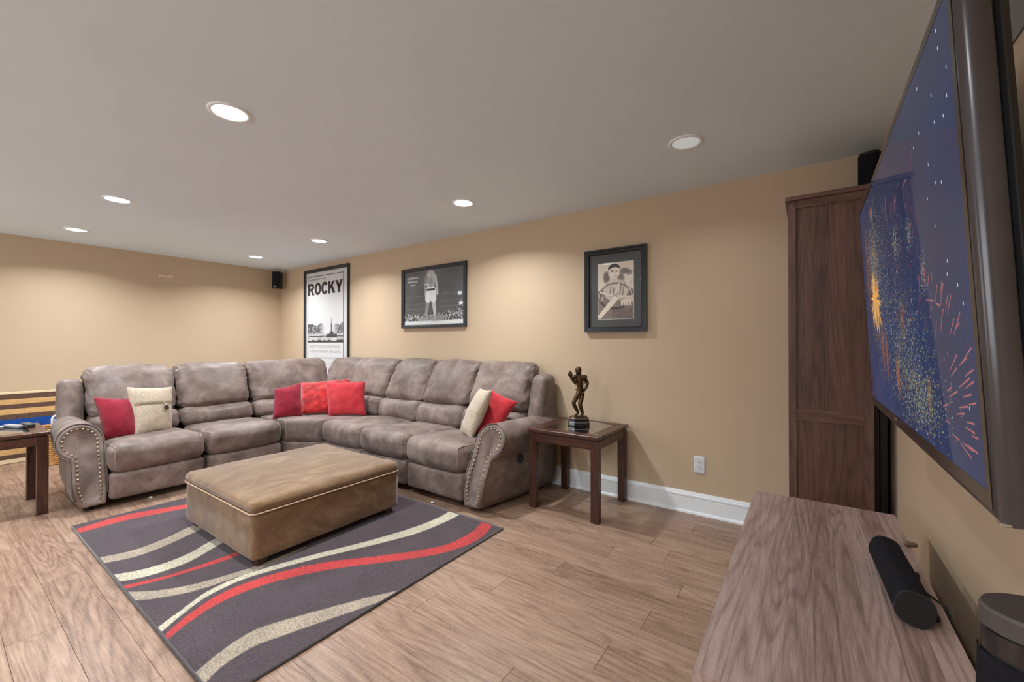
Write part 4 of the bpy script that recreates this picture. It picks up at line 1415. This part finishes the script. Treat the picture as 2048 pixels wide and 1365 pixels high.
# ================================================================== OUTLET, BRACKET
ou = thing('wall_outlet', (-0.6165, Y1, 0.29), 'white duplex power outlet low on wall between table and console', 'outlet')
f = lambda u, v, w_: ((-0.652, -0.581)[u], (Y1, Y1 - 0.007)[v], (0.289, 0.409)[w_])
soft_part('cover_plate', hexa_from(f, (0, 1), (0, 1), (0, 1)), WHITE_PL, ou, r=0.003, n=6)
for z in (0.368, 0.330):
    b = B(); b.lathe([(0.0, 0.0), (0.0165, 0.0), (0.0165, -0.002)], n=20)
    rc = b.obj('receptacle', WHITE_PL, ou, smooth=False, xf=lambda x, y, zz: (-0.6165 + x, Y1 - 0.0088 - zz * 0.5, z + y * 0.85))
    b = B(); b.box(-0.6165 - .0075, -0.6165 - .0055, Y1 - 0.0096, Y1 - 0.0086, z + .000, z + .008); b.box(-0.6165 + .0055, -0.6165 + .0075, Y1 - 0.0096, Y1 - 0.0086, z + .000, z + .008)
    b.box(-0.6165 - .002, -0.6165 + .002, Y1 - 0.0096, Y1 - 0.0086, z - .010, z - .006)
    b.obj('slots', BLACK, rc)
br = thing('wall_bracket', (X0, 1.755, 2.035), 'small cream wall bracket with screw holes high on left wall', 'bracket')
b = B(); b.box(X0, X0 + 0.012, 1.685, 1.83, 2.025, 2.062, 0.003); b.obj('plate', plain('cream_plastic', srgb(222, 202, 172), 0.5), br)
for y in (1.72, 1.755, 1.795):
    b = B(); b.lathe([(0.0, 0.0), (0.005, 0.0), (0.005, 0.002)], n=10)
    b.obj('screw', GREY_PL, br, xf=lambda x, yy, z: (X0 + 0.0125 - z * .2, y + x, 2.043 + yy))

# ================================================================== CORNER SPEAKERS
def corner_speaker(name, cx, cy, z0, z1, rz, wd, dp, label, badge):
    t = thing(name, (cx, cy, z0), label, 'speaker', 'black corner speakers', rz)
    P = [(-wd / 2, dp / 2), (-wd / 2, 0.0)] + [(wd / 2 * math.cos(a), -dp * 0.5 * math.sin(a)) for a in np.linspace(PI, 2 * PI, 12)[1:-1] - PI] + [(wd / 2, 0.0), (wd / 2, dp / 2)]
    P = [(-wd / 2, dp / 2), (-wd / 2, -dp * .2), (-wd * .38, -dp * .42), (-wd * .2, -dp * .5), (wd * .2, -dp * .5), (wd * .38, -dp * .42), (wd / 2, -dp * .2), (wd / 2, dp / 2)]
    b = B(); b.prism(P, lambda p, q, d: (p, q, d), 0.004, z1 - z0 - 0.004); b.obj('body', BLACK, t, local=True)
    Q = [(p * 1.01, q * 1.015 - 0.002) for p, q in P[1:-1]] + [(wd * .49, -dp * .18), (-wd * .49, -dp * .18)]
    b = B(); b.prism(Q, lambda p, q, d: (p, q, d), 0.014, z1 - z0 - 0.014); b.obj('grille', GRILLE, t, local=True)
    for z in (0.0, z1 - z0 - 0.006):
        b = B(); b.prism([(p * .97, q * .97) for p, q in P], lambda p, q, d: (p, q, d), z, z + 0.006); b.obj('end_cap', BLACK_GLOSS, t, local=True)
    if badge:
        b = B(); b.box(-0.016, 0.016, -dp * .52 - .003, -dp * .5, 0.028, 0.036, 0.001); b.obj('badge', SILVER, t, local=True, label='small silver badge')
    b = B(); b.box(-0.02, 0.02, dp / 2 - .002, dp / 2 + 0.045, (z1 - z0) * .4, (z1 - z0) * .6, 0.004); b.obj('bracket', BLACK, t, local=True)
    return t


corner_speaker('corner_speaker', -6.385, 3.02, 2.012, 2.262, 0.62, 0.115, 0.10, 'small black speaker mounted in the far left ceiling corner', True)
corner_speaker('corner_speaker', 0.295, 3.05, 2.012, 2.262, -0.42, 0.095, 0.10, 'black speaker high above the brown cabinet by the television', False)

# ================================================================== STRIPED PANEL, BASKET
sp = thing('striped_panel', (X0 + 0.035, 0.35, 0.0), 'long low striped panel in tan, brown and blue against left wall', 'panel')
TAN = make_cloth('tan_woven_strip', srgb(208, 164, 104), srgb(222, 182, 124), 60, 0.3)
BRN = make_cloth('brown_carpet_strip', srgb(78, 56, 46), srgb(118, 90, 76), 160, 0.6)
BLU = make_cloth('blue_woven_strip', srgb(10, 62, 140), srgb(22, 84, 166), 60, 0.3)
CRM = make_cloth('cream_edge_strip', srgb(226, 204, 160), srgb(240, 222, 184), 40, 0.2)
zs = [(0.004, 0.045, CRM), (0.045, 0.088, BRN), (0.088, 0.165, TAN), (0.165, 0.215, BRN), (0.215, 0.275, TAN), (0.275, 0.33, BRN), (0.33, 0.442, BLU), (0.442, 0.492, BRN), (0.492, 0.546, TAN), (0.546, 0.592, BRN), (0.592, 0.643, TAN), (0.643, 0.695, BRN), (0.695, 0.716, CRM)]
for z0, z1, m in zs:
    b = B(); b.box(X0 + 0.026, X0 + 0.056, -0.7, 1.35, z0, z1, 0.0015); b.obj('stripe_board', m, sp)

bk = thing('wicker_basket', (-6.24, 0.90, 0), 'honey wicker basket on the floor behind the left sofa arm', 'basket')
bx0, bx1, by0, by1 = -6.44, -6.05, 0.70, 1.10
b = B()
def rr_path(m_, z, k=4):
    out = []
    for cx, cy, a0 in ((bx1 - .05 - m_, by1 - .05 - m_, 0), (bx0 + .05 + m_, by1 - .05 - m_, 90), (bx0 + .05 + m_, by0 + .05 + m_, 180), (bx1 - .05 - m_, by0 + .05 + m_, 270)):
        for a in np.linspace(a0, a0 + 90, k):
            out.append((cx + .05 * math.cos(math.radians(a)), cy + .05 * math.sin(math.radians(a)), z))
    # finer
    res = []
    for i in range(len(out)):
        p, q = np.array(out[i]), np.array(out[(i + 1) % len(out)])
        mth = max(1, int(np.linalg.norm(q - p) / 0.03))
        for j in range(mth):
            res.append(p + (q - p) * j / mth)
    return res
for i in range(17):
    P = rr_path(0.02 * (1 - i / 16), 0.012 + i * 0.0195)
    c = np.array([(bx0 + bx1) / 2, (by0 + by1) / 2, 0])
    Q = []
    for j, p in enumerate(P):
        d = p - c; d[2] = 0; d /= np.linalg.norm(d)
        Q.append(tuple(p + d * 0.006 * (1 if (j + i) % 2 else -1)))
    b.tube(Q, 0.0105, 6, closed=True)
b.obj('weave', WICKER, bk, smooth=True, kind='stuff')
b = B(); b.tube([tuple(p) for p in rr_path(-0.004, 0.345)], 0.016, 8, closed=True); b.obj('rim', WICKER, bk, smooth=True)
b = B(); b.box(bx0 + .03, bx1 - .03, by0 + .03, by1 - .03, 0.0, 0.012); b.obj('bottom', WICKER, bk)
wr_ = thing('white_wire_rack', (-6.22, 0.86, 0.012), 'white wire rack standing in the wicker basket', 'rack')
b = B()
for x in (-6.33, -6.12):
    b.tube([(x, 0.775, 0.02), (x, 0.775, 0.43), (x, 0.785, 0.452), (x, 0.80, 0.458)], 0.010, 8)
b.obj('post', WHITE_PL, wr_, smooth=True)
for z in (0.02, 0.20, 0.372, 0.415):
    for x in (-6.33, -6.12):
        b = B(); b.tube([(x, 0.775, z), (x, 1.05, z)], 0.006, 8); b.obj('rail', WHITE_PL, wr_, smooth=True)
    b = B(); b.tube([(-6.33, 0.90, z), (-6.12, 0.90, z)], 0.005, 8); b.obj('cross_rail', WHITE_PL, wr_, smooth=True)

# ================================================================== TALL CABINET
cb_ = thing('tall_cabinet', (0.10, 2.90, 0), 'tall narrow grey-brown wooden cabinet with framed side in right corner', 'cabinet')
CX0, CX1, CY0, CY1, CZ = -0.078, 0.268, 2.66, 3.125, 1.955
b = B(); b.box(CX0 - 0.012, CX1 + 0.01, CY0 - 0.018, CY1, CZ, CZ + 0.022, 0.003); b.obj('top_board', GB_X, cb_)
for (xa, xb) in ((CX0, CX0 + 0.037), (CX1 - 0.037, CX1)):
    b = B(); b.box(xa, xb, CY0, CY0 + 0.02, 0.0, CZ, 0.0015); b.obj('stile', GB_Z, cb_)
for z0, z1 in ((CZ - 0.040, CZ), (0.797, 0.858), (0.05, 0.13)):
    b = B(); b.box(CX0 + 0.037, CX1 - 0.037, CY0 + 0.001, CY0 + 0.02, z0, z1, 0.001); b.obj('rail', GB_X, cb_)
for z0, z1 in ((0.858, CZ - 0.040), (0.13, 0.797)):
    nb = 4
    for i in range(nb):
        xa = CX0 + 0.034 + (CX1 - CX0 - 0.068) * i / nb; xb = CX0 + 0.034 + (CX1 - CX0 - 0.068) * (i + 1) / nb
        b = B(); b.box(xa, xb - 0.0003, CY0 + 0.009, CY0 + 0.017, z0 - 0.003, z1 + 0.003); b.obj('panel_board', GB_Z, cb_)
b = B(); b.box(CX0, CX1, CY1 - 0.02, CY1, 0.0, CZ, 0.001); b.obj('far_side', GB_Z, cb_)
b = B(); b.box(CX1 - 0.008, CX1, CY0 + 0.02, CY1 - 0.02, 0.02, CZ); b.obj('back_panel', GB_Z, cb_)
for z in (0.06, 0.45, 0.83, 1.2, 1.58):
    b = B(); b.box(CX0 + 0.02, CX1 - 0.01, CY0 + 0.02, CY1 - 0.02, z, z + 0.018); b.obj('shelf', GB_X, cb_)
for z0, z1 in ((0.86, CZ - 0.006), (0.03, 0.85)):
    b = B(); b.box(CX0, CX0 + 0.018, CY0 + 0.022, CY1 - 0.022, z0, z1, 0.002); d = b.obj('door', GB_Z, cb_)

bp = thing('black_gap_filler', (0.312, 2.98, 0), 'black filler for the shaded gap between brown cabinet and right wall', 'panel')  # black slabs stand in for deep shade and dark things in this gap
b = B(); b.box(0.274, 0.300, 2.78, 3.12, 0.0, 1.85, 0.003); b.obj('filler_front', BLACK, bp)
b = B(); b.box(0.300, 0.334, 2.795, 3.12, 0.0, 1.84, 0.004); b.obj('filler_side', plain('brown_black_filler', (0.018, 0.014, 0.012, 1), 0.4), bp)

# ================================================================== TV CONSOLE
co = thing('tv_console', (0.04, 1.463, 0), 'low grey-brown wooden media console under the television', 'console')
KX0, KX1, KY0, KY1, KZ = -0.182, 0.263, 0.862, 2.066, 0.57
bw = [0.046, 0.050, 0.044, 0.052, 0.048, 0.050, 0.047, 0.056, 0.052]
s_ = (KX1 - KX0) / sum(bw); xa = KX0
for i, wd in enumerate(bw):
    xb = xa + wd * s_
    b = B(); b.box(xa, xb, KY0, KY1, KZ - 0.028, KZ); b.obj('top_board', GB_Y, co)
    xa = xb
for y0, y1 in ((KY0 + 0.012, KY0 + 0.032), (KY1 - 0.032, KY1 - 0.012)):
    b = B(); b.box(KX0 + 0.02, KX1 - 0.01, y0, y1, 0.10, KZ - 0.028, 0.001); b.obj('side_panel', GB_Z, co)
b = B(); b.box(KX1 - 0.02, KX1 - 0.012, KY0 + 0.032, KY1 - 0.032, 0.12, KZ - 0.028); b.obj('back_panel', GB_Z, co)
for z in (0.12, 0.34):
    b = B(); b.box(KX0 + 0.03, KX1 - 0.02, KY0 + 0.032, KY1 - 0.032, z, z + 0.018); b.obj('shelf', GB_X, co)
for i in (0, 1):
    y0 = KY0 + 0.036 + i * 0.567
    b = B(); b.box(KX0 + 0.018, KX0 + 0.036, y0, y0 + 0.56, 0.142, 0.334, 0.002); d = b.obj('drawer', GB_X, co)
    for yy in (0.15, 0.41):
        b = B(); b.sphere((KX0 + 0.006, y0 + yy, 0.24), 0.014, 12, 8); b.obj('knob', BLACK, d, smooth=True)
for x in (KX0 + 0.022, KX1 - 0.06):
    for y in (KY0 + 0.012, KY1 - 0.062):
        b = B(); b.box(x, x + 0.05, y, y + 0.05, 0.0, 0.12, 0.002); b.obj('leg', GB_Z, co)

# centre speaker lying on the console
def d_profile(wd, ht, n=18):
    P = []
    for k in range(n):
        a = 2 * PI * k / n
        x, y = math.cos(a), math.sin(a)
        x = math.copysign(abs(x) ** 0.8, x); y = math.copysign(abs(y) ** 0.75, y)
        P.append((x * wd / 2 * (1.0 if x < 0 else 0.9), y * ht / 2))
    return P
cs = thing('center_speaker', (0.19, 1.45, KZ), 'black cloth covered centre speaker lying on the media console', 'speaker')
ya, yb = 1.275, 1.60
def csx(p, q, d):
    t = (d - ya) / (yb - ya)
    r_ = math.radians(-16)
    p2, q2 = p * math.cos(r_) - q * math.sin(r_), p * math.sin(r_) + q * math.cos(r_)
    return (0.197 - 0.014 * t + p2, d + 0.10 * q2, KZ + 0.038 + q2)
P = d_profile(0.070, 0.070)
b = B(); b.prism(P, csx, ya + .004, yb - .004); b.obj('body', GRILLE, cs, smooth=False)
for d0, d1 in ((ya, ya + 0.006), (yb - 0.006, yb)):
    b = B(); b.prism([(p * 1.03, q * 1.03) for p, q in P], csx, d0, d1); b.obj('end_cap', BLACK, cs)
b = B(); b.prism([(p * 0.85, q * 0.85) for p, q in P], csx, ya - 0.001, ya); b.obj('end_face', BLACK, cs)
for y in (1.33, 1.54):
    b = B(); b.box(0.205, 0.245, y - .008, y + .008, KZ, KZ + 0.016, 0.003); b.obj('foot', BLACK, cs)
cc = B(); cc.tube([(0.228, 1.44, KZ + 0.022), (0.243, 1.435, KZ + 0.012), (0.254, 1.425, KZ + 0.007), (0.271, 1.41, KZ + 0.002), (0.285, 1.40, KZ - 0.06), (0.30, 1.40, KZ - 0.2), (0.305, 1.39, 0.02), (0.31, 1.37, 0.004)], 0.0028, 8)
tag(cc.obj('speaker_cable', BLACK, smooth=True), 'thin black cable running from the centre speaker over console edge', 'cable')
pg = thing('cable_plug', (0.25, 1.77, KZ), 'small tan cable plug at the rear edge of the console', 'plug')
b = B(); b.lathe([(0.0, 0.0), (0.007, 0.001), (0.008, 0.006), (0.008, 0.022), (0.005, 0.030), (0.0, 0.031)], n=12)
b.obj('plug_body', plain('tan_plastic', srgb(112, 92, 72), 0.5), pg, smooth=True, xf=lambda x, y, z: (0.247 + z, 1.77 + x, KZ + 0.0085 + y))

# tower speaker standing at the near end of the console
tw = thing('tower_speaker', (0.235, 0.725, 0), 'tall black tower speaker in the near foreground beside the console', 'speaker')
ZT = 0.885
def tower_ring(k, z):
    s2 = 1.0 + 0.30 * (1 - z / ZT)
    return [(0.2345 + 0.062 * s2 * k * math.cos(a) , 0.752 + 0.046 * s2 * k * math.sin(a), z) for a in np.linspace(0, 2 * PI, 32, endpoint=False)]
def tower_rings(b, L, cap0=True, cap1=True):
    n = 32
    vs = [p for k, z in L for p in tower_ring(k, z)]
    fs = [(i * n + k, i * n + (k + 1) % n, (i + 1) * n + (k + 1) % n, (i + 1) * n + k) for i in range(len(L) - 1) for k in range(n)]
    if cap0: fs.append(tuple(range(n))[::-1])
    if cap1: fs.append(tuple((len(L) - 1) * n + k for k in range(n)))
    b.add(vs, fs)
b = B(); tower_rings(b, [(0.97, 0.03), (0.97, ZT - 0.02)]); b.obj('body', BLACK, tw, smooth=False)
b = B(); tower_rings(b, [(1.0, ZT - 0.024), (1.0, ZT - 0.004), (0.97, ZT)]); b.obj('top_cap', plain('satin_grey_black_top', (0.075, 0.062, 0.056, 1), 0.5), tw)
b = B(); n = 18
vs = []
for z in (0.05, ZT - 0.055):
    r_ = tower_ring(1.005, z)
    vs += [r_[(k + 14) % 32] for k in range(n)]
b.add(vs, [(k, k + 1, n + k + 1, n + k) for k in range(n - 1)])
b.obj('grille', GRILLE, tw, smooth=True)
b = B(); vs = []
for z in (ZT - 0.05, ZT - 0.026):
    r_ = tower_ring(1.008, z)
    vs += [r_[(k + 17) % 32] for k in range(8)]
b.add(vs, [(k, k + 1, 8 + k + 1, 8 + k) for k in range(7)])
b.obj('display_window', BLACK_GLOSS, tw, smooth=True)
b = B(); tower_rings(b, [(1.18, 0.0), (1.18, 0.018), (1.0, 0.032)]); b.obj('base', BLACK_GLOSS, tw)

# ================================================================== TELEVISION
TVW, TVH = 1.30, 0.728
TO = Vector((0.171, 2.110, 1.705))
TU = Vector((-0.007, -1.0, 0.003)).normalized()
TV_ = Vector((0.051, 0.004, -0.999)); TV_ = (TV_ - TU * TV_.dot(TU)).normalized()
TN = TV_.cross(TU).normalized()
def tvx(a, d, c):
    return tuple(TO + TU * a + TV_ * d + TN * c)
tv = thing('television', tvx(TVW / 2, TVH, -0.03), 'large wall mounted flat television showing fireworks in a night sky', 'television')


def fireworks():
    w_, h = 1280, 720
    gx, gy = grid(w_, h)
    u, v = gx / w_, gy / h
    top, bot = np.array([38, 49, 76]) / 255, np.array([36, 52, 90]) / 255
    im = top * (1 - v[..., None]) + bot * v[..., None]
    im = im * (0.9 + 0.2 * vnoise(h, w_, 160))[..., None]
    # drifting lit smoke
    for c, rx, ry, col, a in (((.258, .107), .018, .03, (176, 104, 80), .8), ((.113, .29), .03, .16, (104, 66, 62), .7), ((.355, .76), .016, .10, (150, 74, 60), .8), ((.30, .72), .02, .10, (150, 74, 56), .7),
                              ((.49, .83), .02, .07, (160, 80, 60), .8), ((.762, .86), .012, .05, (150, 90, 60), .7), ((.58, .633), .02, .06, (120, 70, 50), .7), ((.10, .42), .03, .12, (110, 62, 50), .6)):
        ellipse(im, gx, gy, (c[0] * w_, c[1] * h), rx * w_, ry * h, np.array(col) / 255, 0.9, a)
    # sparkle clouds
    def dots(n, cu, cv, su, sv_, cols, r=(0.8, 1.7), lo=0.5):
        for k in range(n):
            x = rng.normal(cu, su) * w_; y = rng.normal(cv, sv_) * h
            if not (3 < x < w_ - 4 and 3 < y < h - 4): continue
            rr_ = rng.uniform(*r); xi, yi = int(x), int(y); q = int(rr_) + 1
            col = np.array(cols[rng.integers(len(cols))]) / 255 * rng.uniform(lo, 1)
            ys = slice(yi - q, yi + q + 1); xs_ = slice(xi - q, xi + q + 1)
            m = np.clip(rr_ - np.hypot(gx[ys, xs_] - x, (gy[ys, xs_] - y)) + .5, 0, 1)[..., None]
            im[ys, xs_] = im[ys, xs_] * (1 - m) + col * m
    green = [(206, 210, 140), (150, 180, 140), (220, 214, 170), (160, 170, 160), (120, 150, 170), (210, 160, 110)]
    dots(1500, .30, .60, .11, .16, green, (0.9, 2.2)); dots(2600, .58, .78, .10, .13, green, (0.9, 2.4)); dots(1300, .72, .88, .07, .06, green, (0.9, 2.2))
    dots(1500, .26, .28, .09, .13, green, (0.8, 2.2)); dots(700, .40, .40, .13, .16, green, (0.8, 2.0)); dots(180, .57, .36, .015, .04, green, (1, 2.2)); dots(160, .70, .38, .012, .03, green, (1, 2)); dots(160, .78, .52, .01, .03, green, (1, 2))
    dots(1500, .24, .40, .05, .13, [(240, 214, 150), (236, 180, 110), (250, 230, 190)], (0.9, 2.2)); dots(500, .43, .55, .10, .10, green)
    dots(260, .5, .5, .2, .22, green, (0.7, 1.4), 0.3)
    # one golden burst
    c = np.array([.225 * w_, .495 * h])
    for k in range(190):
        a = rng.uniform(0, 2 * PI); L = rng.uniform(.4, 1.0)
        e = c + np.array([math.cos(a) * 125 * L, math.sin(a) * 125 * L + 18 * L])
        s2 = c + (e - c) * rng.uniform(.05, .6)
        x0, x1 = int(min(s2[0], e[0])) - 4, int(max(s2[0], e[0])) + 5; y0_, y1_ = int(min(s2[1], e[1])) - 4, int(max(s2[1], e[1])) + 5
        sub = im[y0_:y1_, x0:x1]
        capsule(sub, gx[y0_:y1_, x0:x1], gy[y0_:y1_, x0:x1], s2, e, 1.0, 1.8, np.array([(236, 170, 84), (248, 206, 130), (214, 130, 60)][k % 3]) / 255, 1.2, .95)
    ellipse(im, gx, gy, tuple(c), 34, 26, np.array([240, 170, 80]) / 255, 1.0, .8)
    for (a, b_, c_, d) in LINES:
        p, q = np.array([a * w_, b_ * h]), np.array([c_ * w_, d * h])
        x0, x1 = max(0, int(min(p[0], q[0])) - 5), int(max(p[0], q[0])) + 6; y0_, y1_ = max(0, int(min(p[1], q[1])) - 5), int(max(p[1], q[1])) + 6
        capsule(im[y0_:y1_, x0:x1], gx[y0_:y1_, x0:x1], gy[y0_:y1_, x0:x1], p, q, 1.7, 0.9, np.array([190, 104, 104]) / 255, 1.4, .95)
    for k in range(70):
        x, y = rng.uniform(.35, .8) * w_, rng.uniform(.15, .7) * h
        p = np.array([x, y]); q = p + np.array([rng.uniform(-26, 14), rng.uniform(8, 40)])
        x0, x1 = int(min(p[0], q[0])) - 4, int(max(p[0], q[0])) + 5; y0_, y1_ = int(min(p[1], q[1])) - 4, int(max(p[1], q[1])) + 5
        capsule(im[y0_:y1_, x0:x1], gx[y0_:y1_, x0:x1], gy[y0_:y1_, x0:x1], p, q, 1.4, 0.8, np.array([150, 84, 96]) / 255, 1.2, .8)
    for (a, b_) in STARS:
        x, y = a * w_, b_ * h
        x0, y0_ = max(0, int(x) - 6), max(0, int(y) - 8)
        capsule(im[y0_:y0_ + 16, x0:x0 + 12], gx[y0_:y0_ + 16, x0:x0 + 12], gy[y0_:y0_ + 16, x0:x0 + 12], (x, y - 1.5), (x, y + 1.5), 1.7, 1.7, (0.92, 0.93, 0.97), 1.2)
    # dark treetop at the lower left
    for k in range(26):
        x = .05 * w_ + rng.normal(0, 14); y = rng.uniform(.90, 1.0) * h
        ellipse(im, gx, gy, (x, y), 8, 14, np.array([40, 32, 42]) / 255, .4)
    return im


LINES = [(0.793, 0.512, 0.788, 0.569), (0.752, 0.521, 0.752, 0.589), (0.816, 0.537, 0.807, 0.563), (0.835, 0.534, 0.831, 0.555), (0.886, 0.566, 0.868, 0.616), (0.891, 0.573, 0.872, 0.621), (0.859, 0.571, 0.842, 0.614), (0.909, 0.603, 0.892, 0.639), (0.922, 0.608, 0.9, 0.645), (0.881, 0.633, 0.858, 0.686), (0.841, 0.66, 0.83, 0.701), (0.927, 0.661, 0.903, 0.696), (0.954, 0.65, 0.922, 0.696), (0.948, 0.671, 0.932, 0.683), (0.496, 0.157, 0.475, 0.232), (0.558, 0.205, 0.541, 0.257), (0.601, 0.208, 0.581, 0.262), (0.712, 0.215, 0.676, 0.224), (0.793, 0.596, 0.836, 0.605), (0.849, 0.615, 0.872, 0.622), (0.82, 0.597, 0.809, 0.647), (0.927, 0.741, 0.888, 0.781), (0.985, 0.725, 0.955, 0.749), (0.964, 0.747, 0.933, 0.764), (0.922, 0.771, 0.895, 0.791), (0.97, 0.788, 0.926, 0.813), (0.984, 0.793, 0.951, 0.811), (0.917, 0.823, 0.876, 0.843), (0.891, 0.818, 0.868, 0.831), (0.971, 0.821, 0.938, 0.832), (0.866, 0.863, 0.84, 0.873), (0.954, 0.849, 0.919, 0.859), (0.985, 0.836, 0.959, 0.844), (0.938, 0.868, 0.906, 0.876), (0.974, 0.88, 0.945, 0.884), (0.973, 0.899, 0.938, 0.896), (0.984, 0.907, 0.961, 0.908), (0.85, 0.905, 0.868, 0.908), (0.908, 0.935, 0.879, 0.93), (0.952, 0.957, 0.912, 0.94), (0.961, 0.939, 0.923, 0.936), (0.978, 0.938, 0.942, 0.933), (0.985, 0.769, 0.954, 0.785)]
STARS = [(0.949, 0.025), (0.951, 0.067), (0.978, 0.136), (0.834, 0.049), (0.906, 0.131), (0.971, 0.191), (0.952, 0.219), (0.911, 0.2), (0.825, 0.16), (0.785, 0.171), (0.864, 0.27), (0.893, 0.332), (0.921, 0.348), (0.845, 0.346), (0.874, 0.428), (0.919, 0.528), (0.954, 0.59), (0.97, 0.632), (0.962, 0.851), (0.914, 0.557)]


def screen_mat():
    m = M('lit_television_screen')
    m.bsdf((0.004, 0.004, 0.006, 1), 0.03, 0, 0.5); m.p.inputs['IOR'].default_value = 1.13
    t = m.n('ShaderNodeTexImage'); t.image = image_from('fireworks_screen', fireworks()); t.extension = 'EXTEND'
    m.l(t.outputs[0], m.p.inputs['Emission Color'])
    m.p.inputs['Emission Strength'].default_value = 0.95
    return m.m


# rounded glossy bezel, one bar per side
sec = [(0.0, 0.0), (0.006, 0.0), (0.0105, -0.0025), (0.0135, -0.007), (0.0148, -0.013), (0.0148, -0.020), (0.0135, -0.027), (0.0105, -0.032), (0.006, -0.035), (-0.02, -0.036)]
cor = [(0, 0, -1, -1), (TVW, 0, 1, -1), (TVW, TVH, 1, 1), (0, TVH, -1, 1)]
for k in range(4):
    (a0, d0, sa0, sd0), (a1, d1, sa1, sd1) = cor[k], cor[(k + 1) % 4]
    b = B()
    b.add([(a0 + sa0 * o, d0 + sd0 * o, c) for o, c in sec] + [(a1 + sa1 * o, d1 + sd1 * o, c) for o, c in sec], [(i, i + 1, len(sec) + i + 1, len(sec) + i) for i in range(len(sec) - 1)])
    b.obj('bezel_bar', GREY_BEZEL, tv, smooth=True, xf=tvx)
b = B(); b.box(0.004, TVW - 0.004, 0.004, TVH - 0.004, -0.034, -0.0005); b.obj('panel', BLACK, tv, xf=tvx)
b = B(); b.box(-0.004, TVW + 0.004, -0.004, TVH + 0.003, -0.052, -0.034, 0.010); b.obj('rear_shell', BLACK, tv, xf=tvx)
b = B()
for a in ((0, TVW, 0, 0.013), (0, TVW, TVH - 0.022, TVH), (0, 0.016, 0.013, TVH - 0.022), (TVW - 0.016, TVW, 0.013, TVH - 0.022)):
    b.box(a[0], a[1], a[2], a[3], -0.001, 0.0012)
b.obj('inner_border', BLACK_GLOSS, tv, xf=tvx)
b = B(); b.quad_uv((0.016, TVH - 0.022, 0.0008), (TVW - 0.016, TVH - 0.022, 0.0008), (TVW - 0.016, 0.013, 0.0008), (0.016, 0.013, 0.0008))
b.obj('screen', screen_mat(), tv, xf=tvx)
b = B(); b.box(0.06, TVW - 0.20, 0.06, TVH - 0.06, -0.066, -0.048, 0.012); b.obj('back_cover', BLACK, tv, xf=tvx)
b = B(); b.box(0.3, TVW - 0.36, 0.14, TVH - 0.10, -0.076, -0.064, 0.006); b.obj('back_cover_bulge', BLACK, tv, xf=tvx)
b = B(); b.box(0.52, 0.56, TVH - 0.014, TVH - 0.008, 0.0012, 0.0016); b.obj('badge', SILVER, tv, xf=tvx)
b = B(); b.box(TVW - 0.002, TVW + 0.0145, TVH + 0.011, TVH + 0.0152, -0.034, -0.002, 0.001); b.obj('corner_trim', SILVER, tv, xf=tvx)

mt = thing('tv_wall_mount', (X1, 1.47, 1.1), 'black metal wall mount between the television and right wall', 'mount')
b = B(); b.box(X1 - 0.014, X1, 1.10, 1.75, 1.16, 1.20, 0.003); b.obj('wall_rail', BLACK, mt)
b = B(); b.box(X1 - 0.014, X1, 1.10, 1.75, 1.42, 1.46, 0.003); b.obj('wall_rail', BLACK, mt)
for y in (1.13, 1.70):
    b = B(); b.box(X1 - 0.03, X1 - 0.012, y - .02, y + .02, 1.10, 1.52, 0.003); b.obj('tv_rail', BLACK, mt)
b = B(); b.tube([(X1 - 0.02, 1.05, 1.36), (X1 - 0.06, 1.16, 1.22)], 0.012, 8); b.obj('brace', BLACK, mt, smooth=True)
b = B(); b.tube([(X1 - 0.02, 1.18, 1.20), (X1 - 0.05, 1.02, 1.10)], 0.014, 8); b.obj('brace', BLACK, mt, smooth=True)
b = B(); b.box(0.275, X1 - 0.028, 1.28, 1.64, 1.22, 1.42, 0.003); b.obj('tv_plate', BLACK, mt)
b = B(); b.box(X1 - 0.035, X1 - 0.004, 1.03, 1.11, 1.075, 1.16, 0.006); b.obj('clamp', BLACK, mt)
cc = B()
cc.tube(catmull([(0.285, 1.24, 1.50), (0.300, 1.17, 1.485), (0.312, 1.105, 1.44), (0.315, 1.085, 1.38), (0.312, 1.09, 1.30), (0.318, 1.12, 1.22), (0.326, 1.20, 1.15), (0.334, 1.30, 1.13), (0.346, 1.36, 1.13)], 6), 0.008, 8)
tag(cc.obj('video_cable', plain('black_rubber', (0.02, 0.018, 0.016, 1), 0.35), smooth=True), 'thick black cable looping behind the television', 'cable', 'cables behind the television')
cc = B()
cc.tube(catmull([(0.285, 1.22, 1.35), (0.302, 1.16, 1.32), (0.300, 1.13, 1.22), (0.312, 1.17, 1.10), (0.325, 1.24, 1.06), (0.338, 1.33, 1.05), (0.347, 1.38, 1.06)], 6), 0.004, 8)
tag(cc.obj('power_cable', BLACK, smooth=True), 'thin black power cable hanging behind the television', 'cable', 'cables behind the television')

# bits of lint on the floor and rug
LINT = plain('white_lint', (0.75, 0.75, 0.75, 1), 0.8)
for x, y, s2, lab in ((-4.16, 1.03, 0.016, 'scrap of white paper on floor under the left footrest'), (-2.30, 2.22, 0.012, 'scrap of white paper on floor under the right footrest')):
    b = B(); b.sphere((x, y, 0.007), s2, 7, 4, (1.4, 0.8, 0.4)); tag(b.obj('paper_scrap', LINT), lab, 'scrap', 'paper scraps by the sofa')
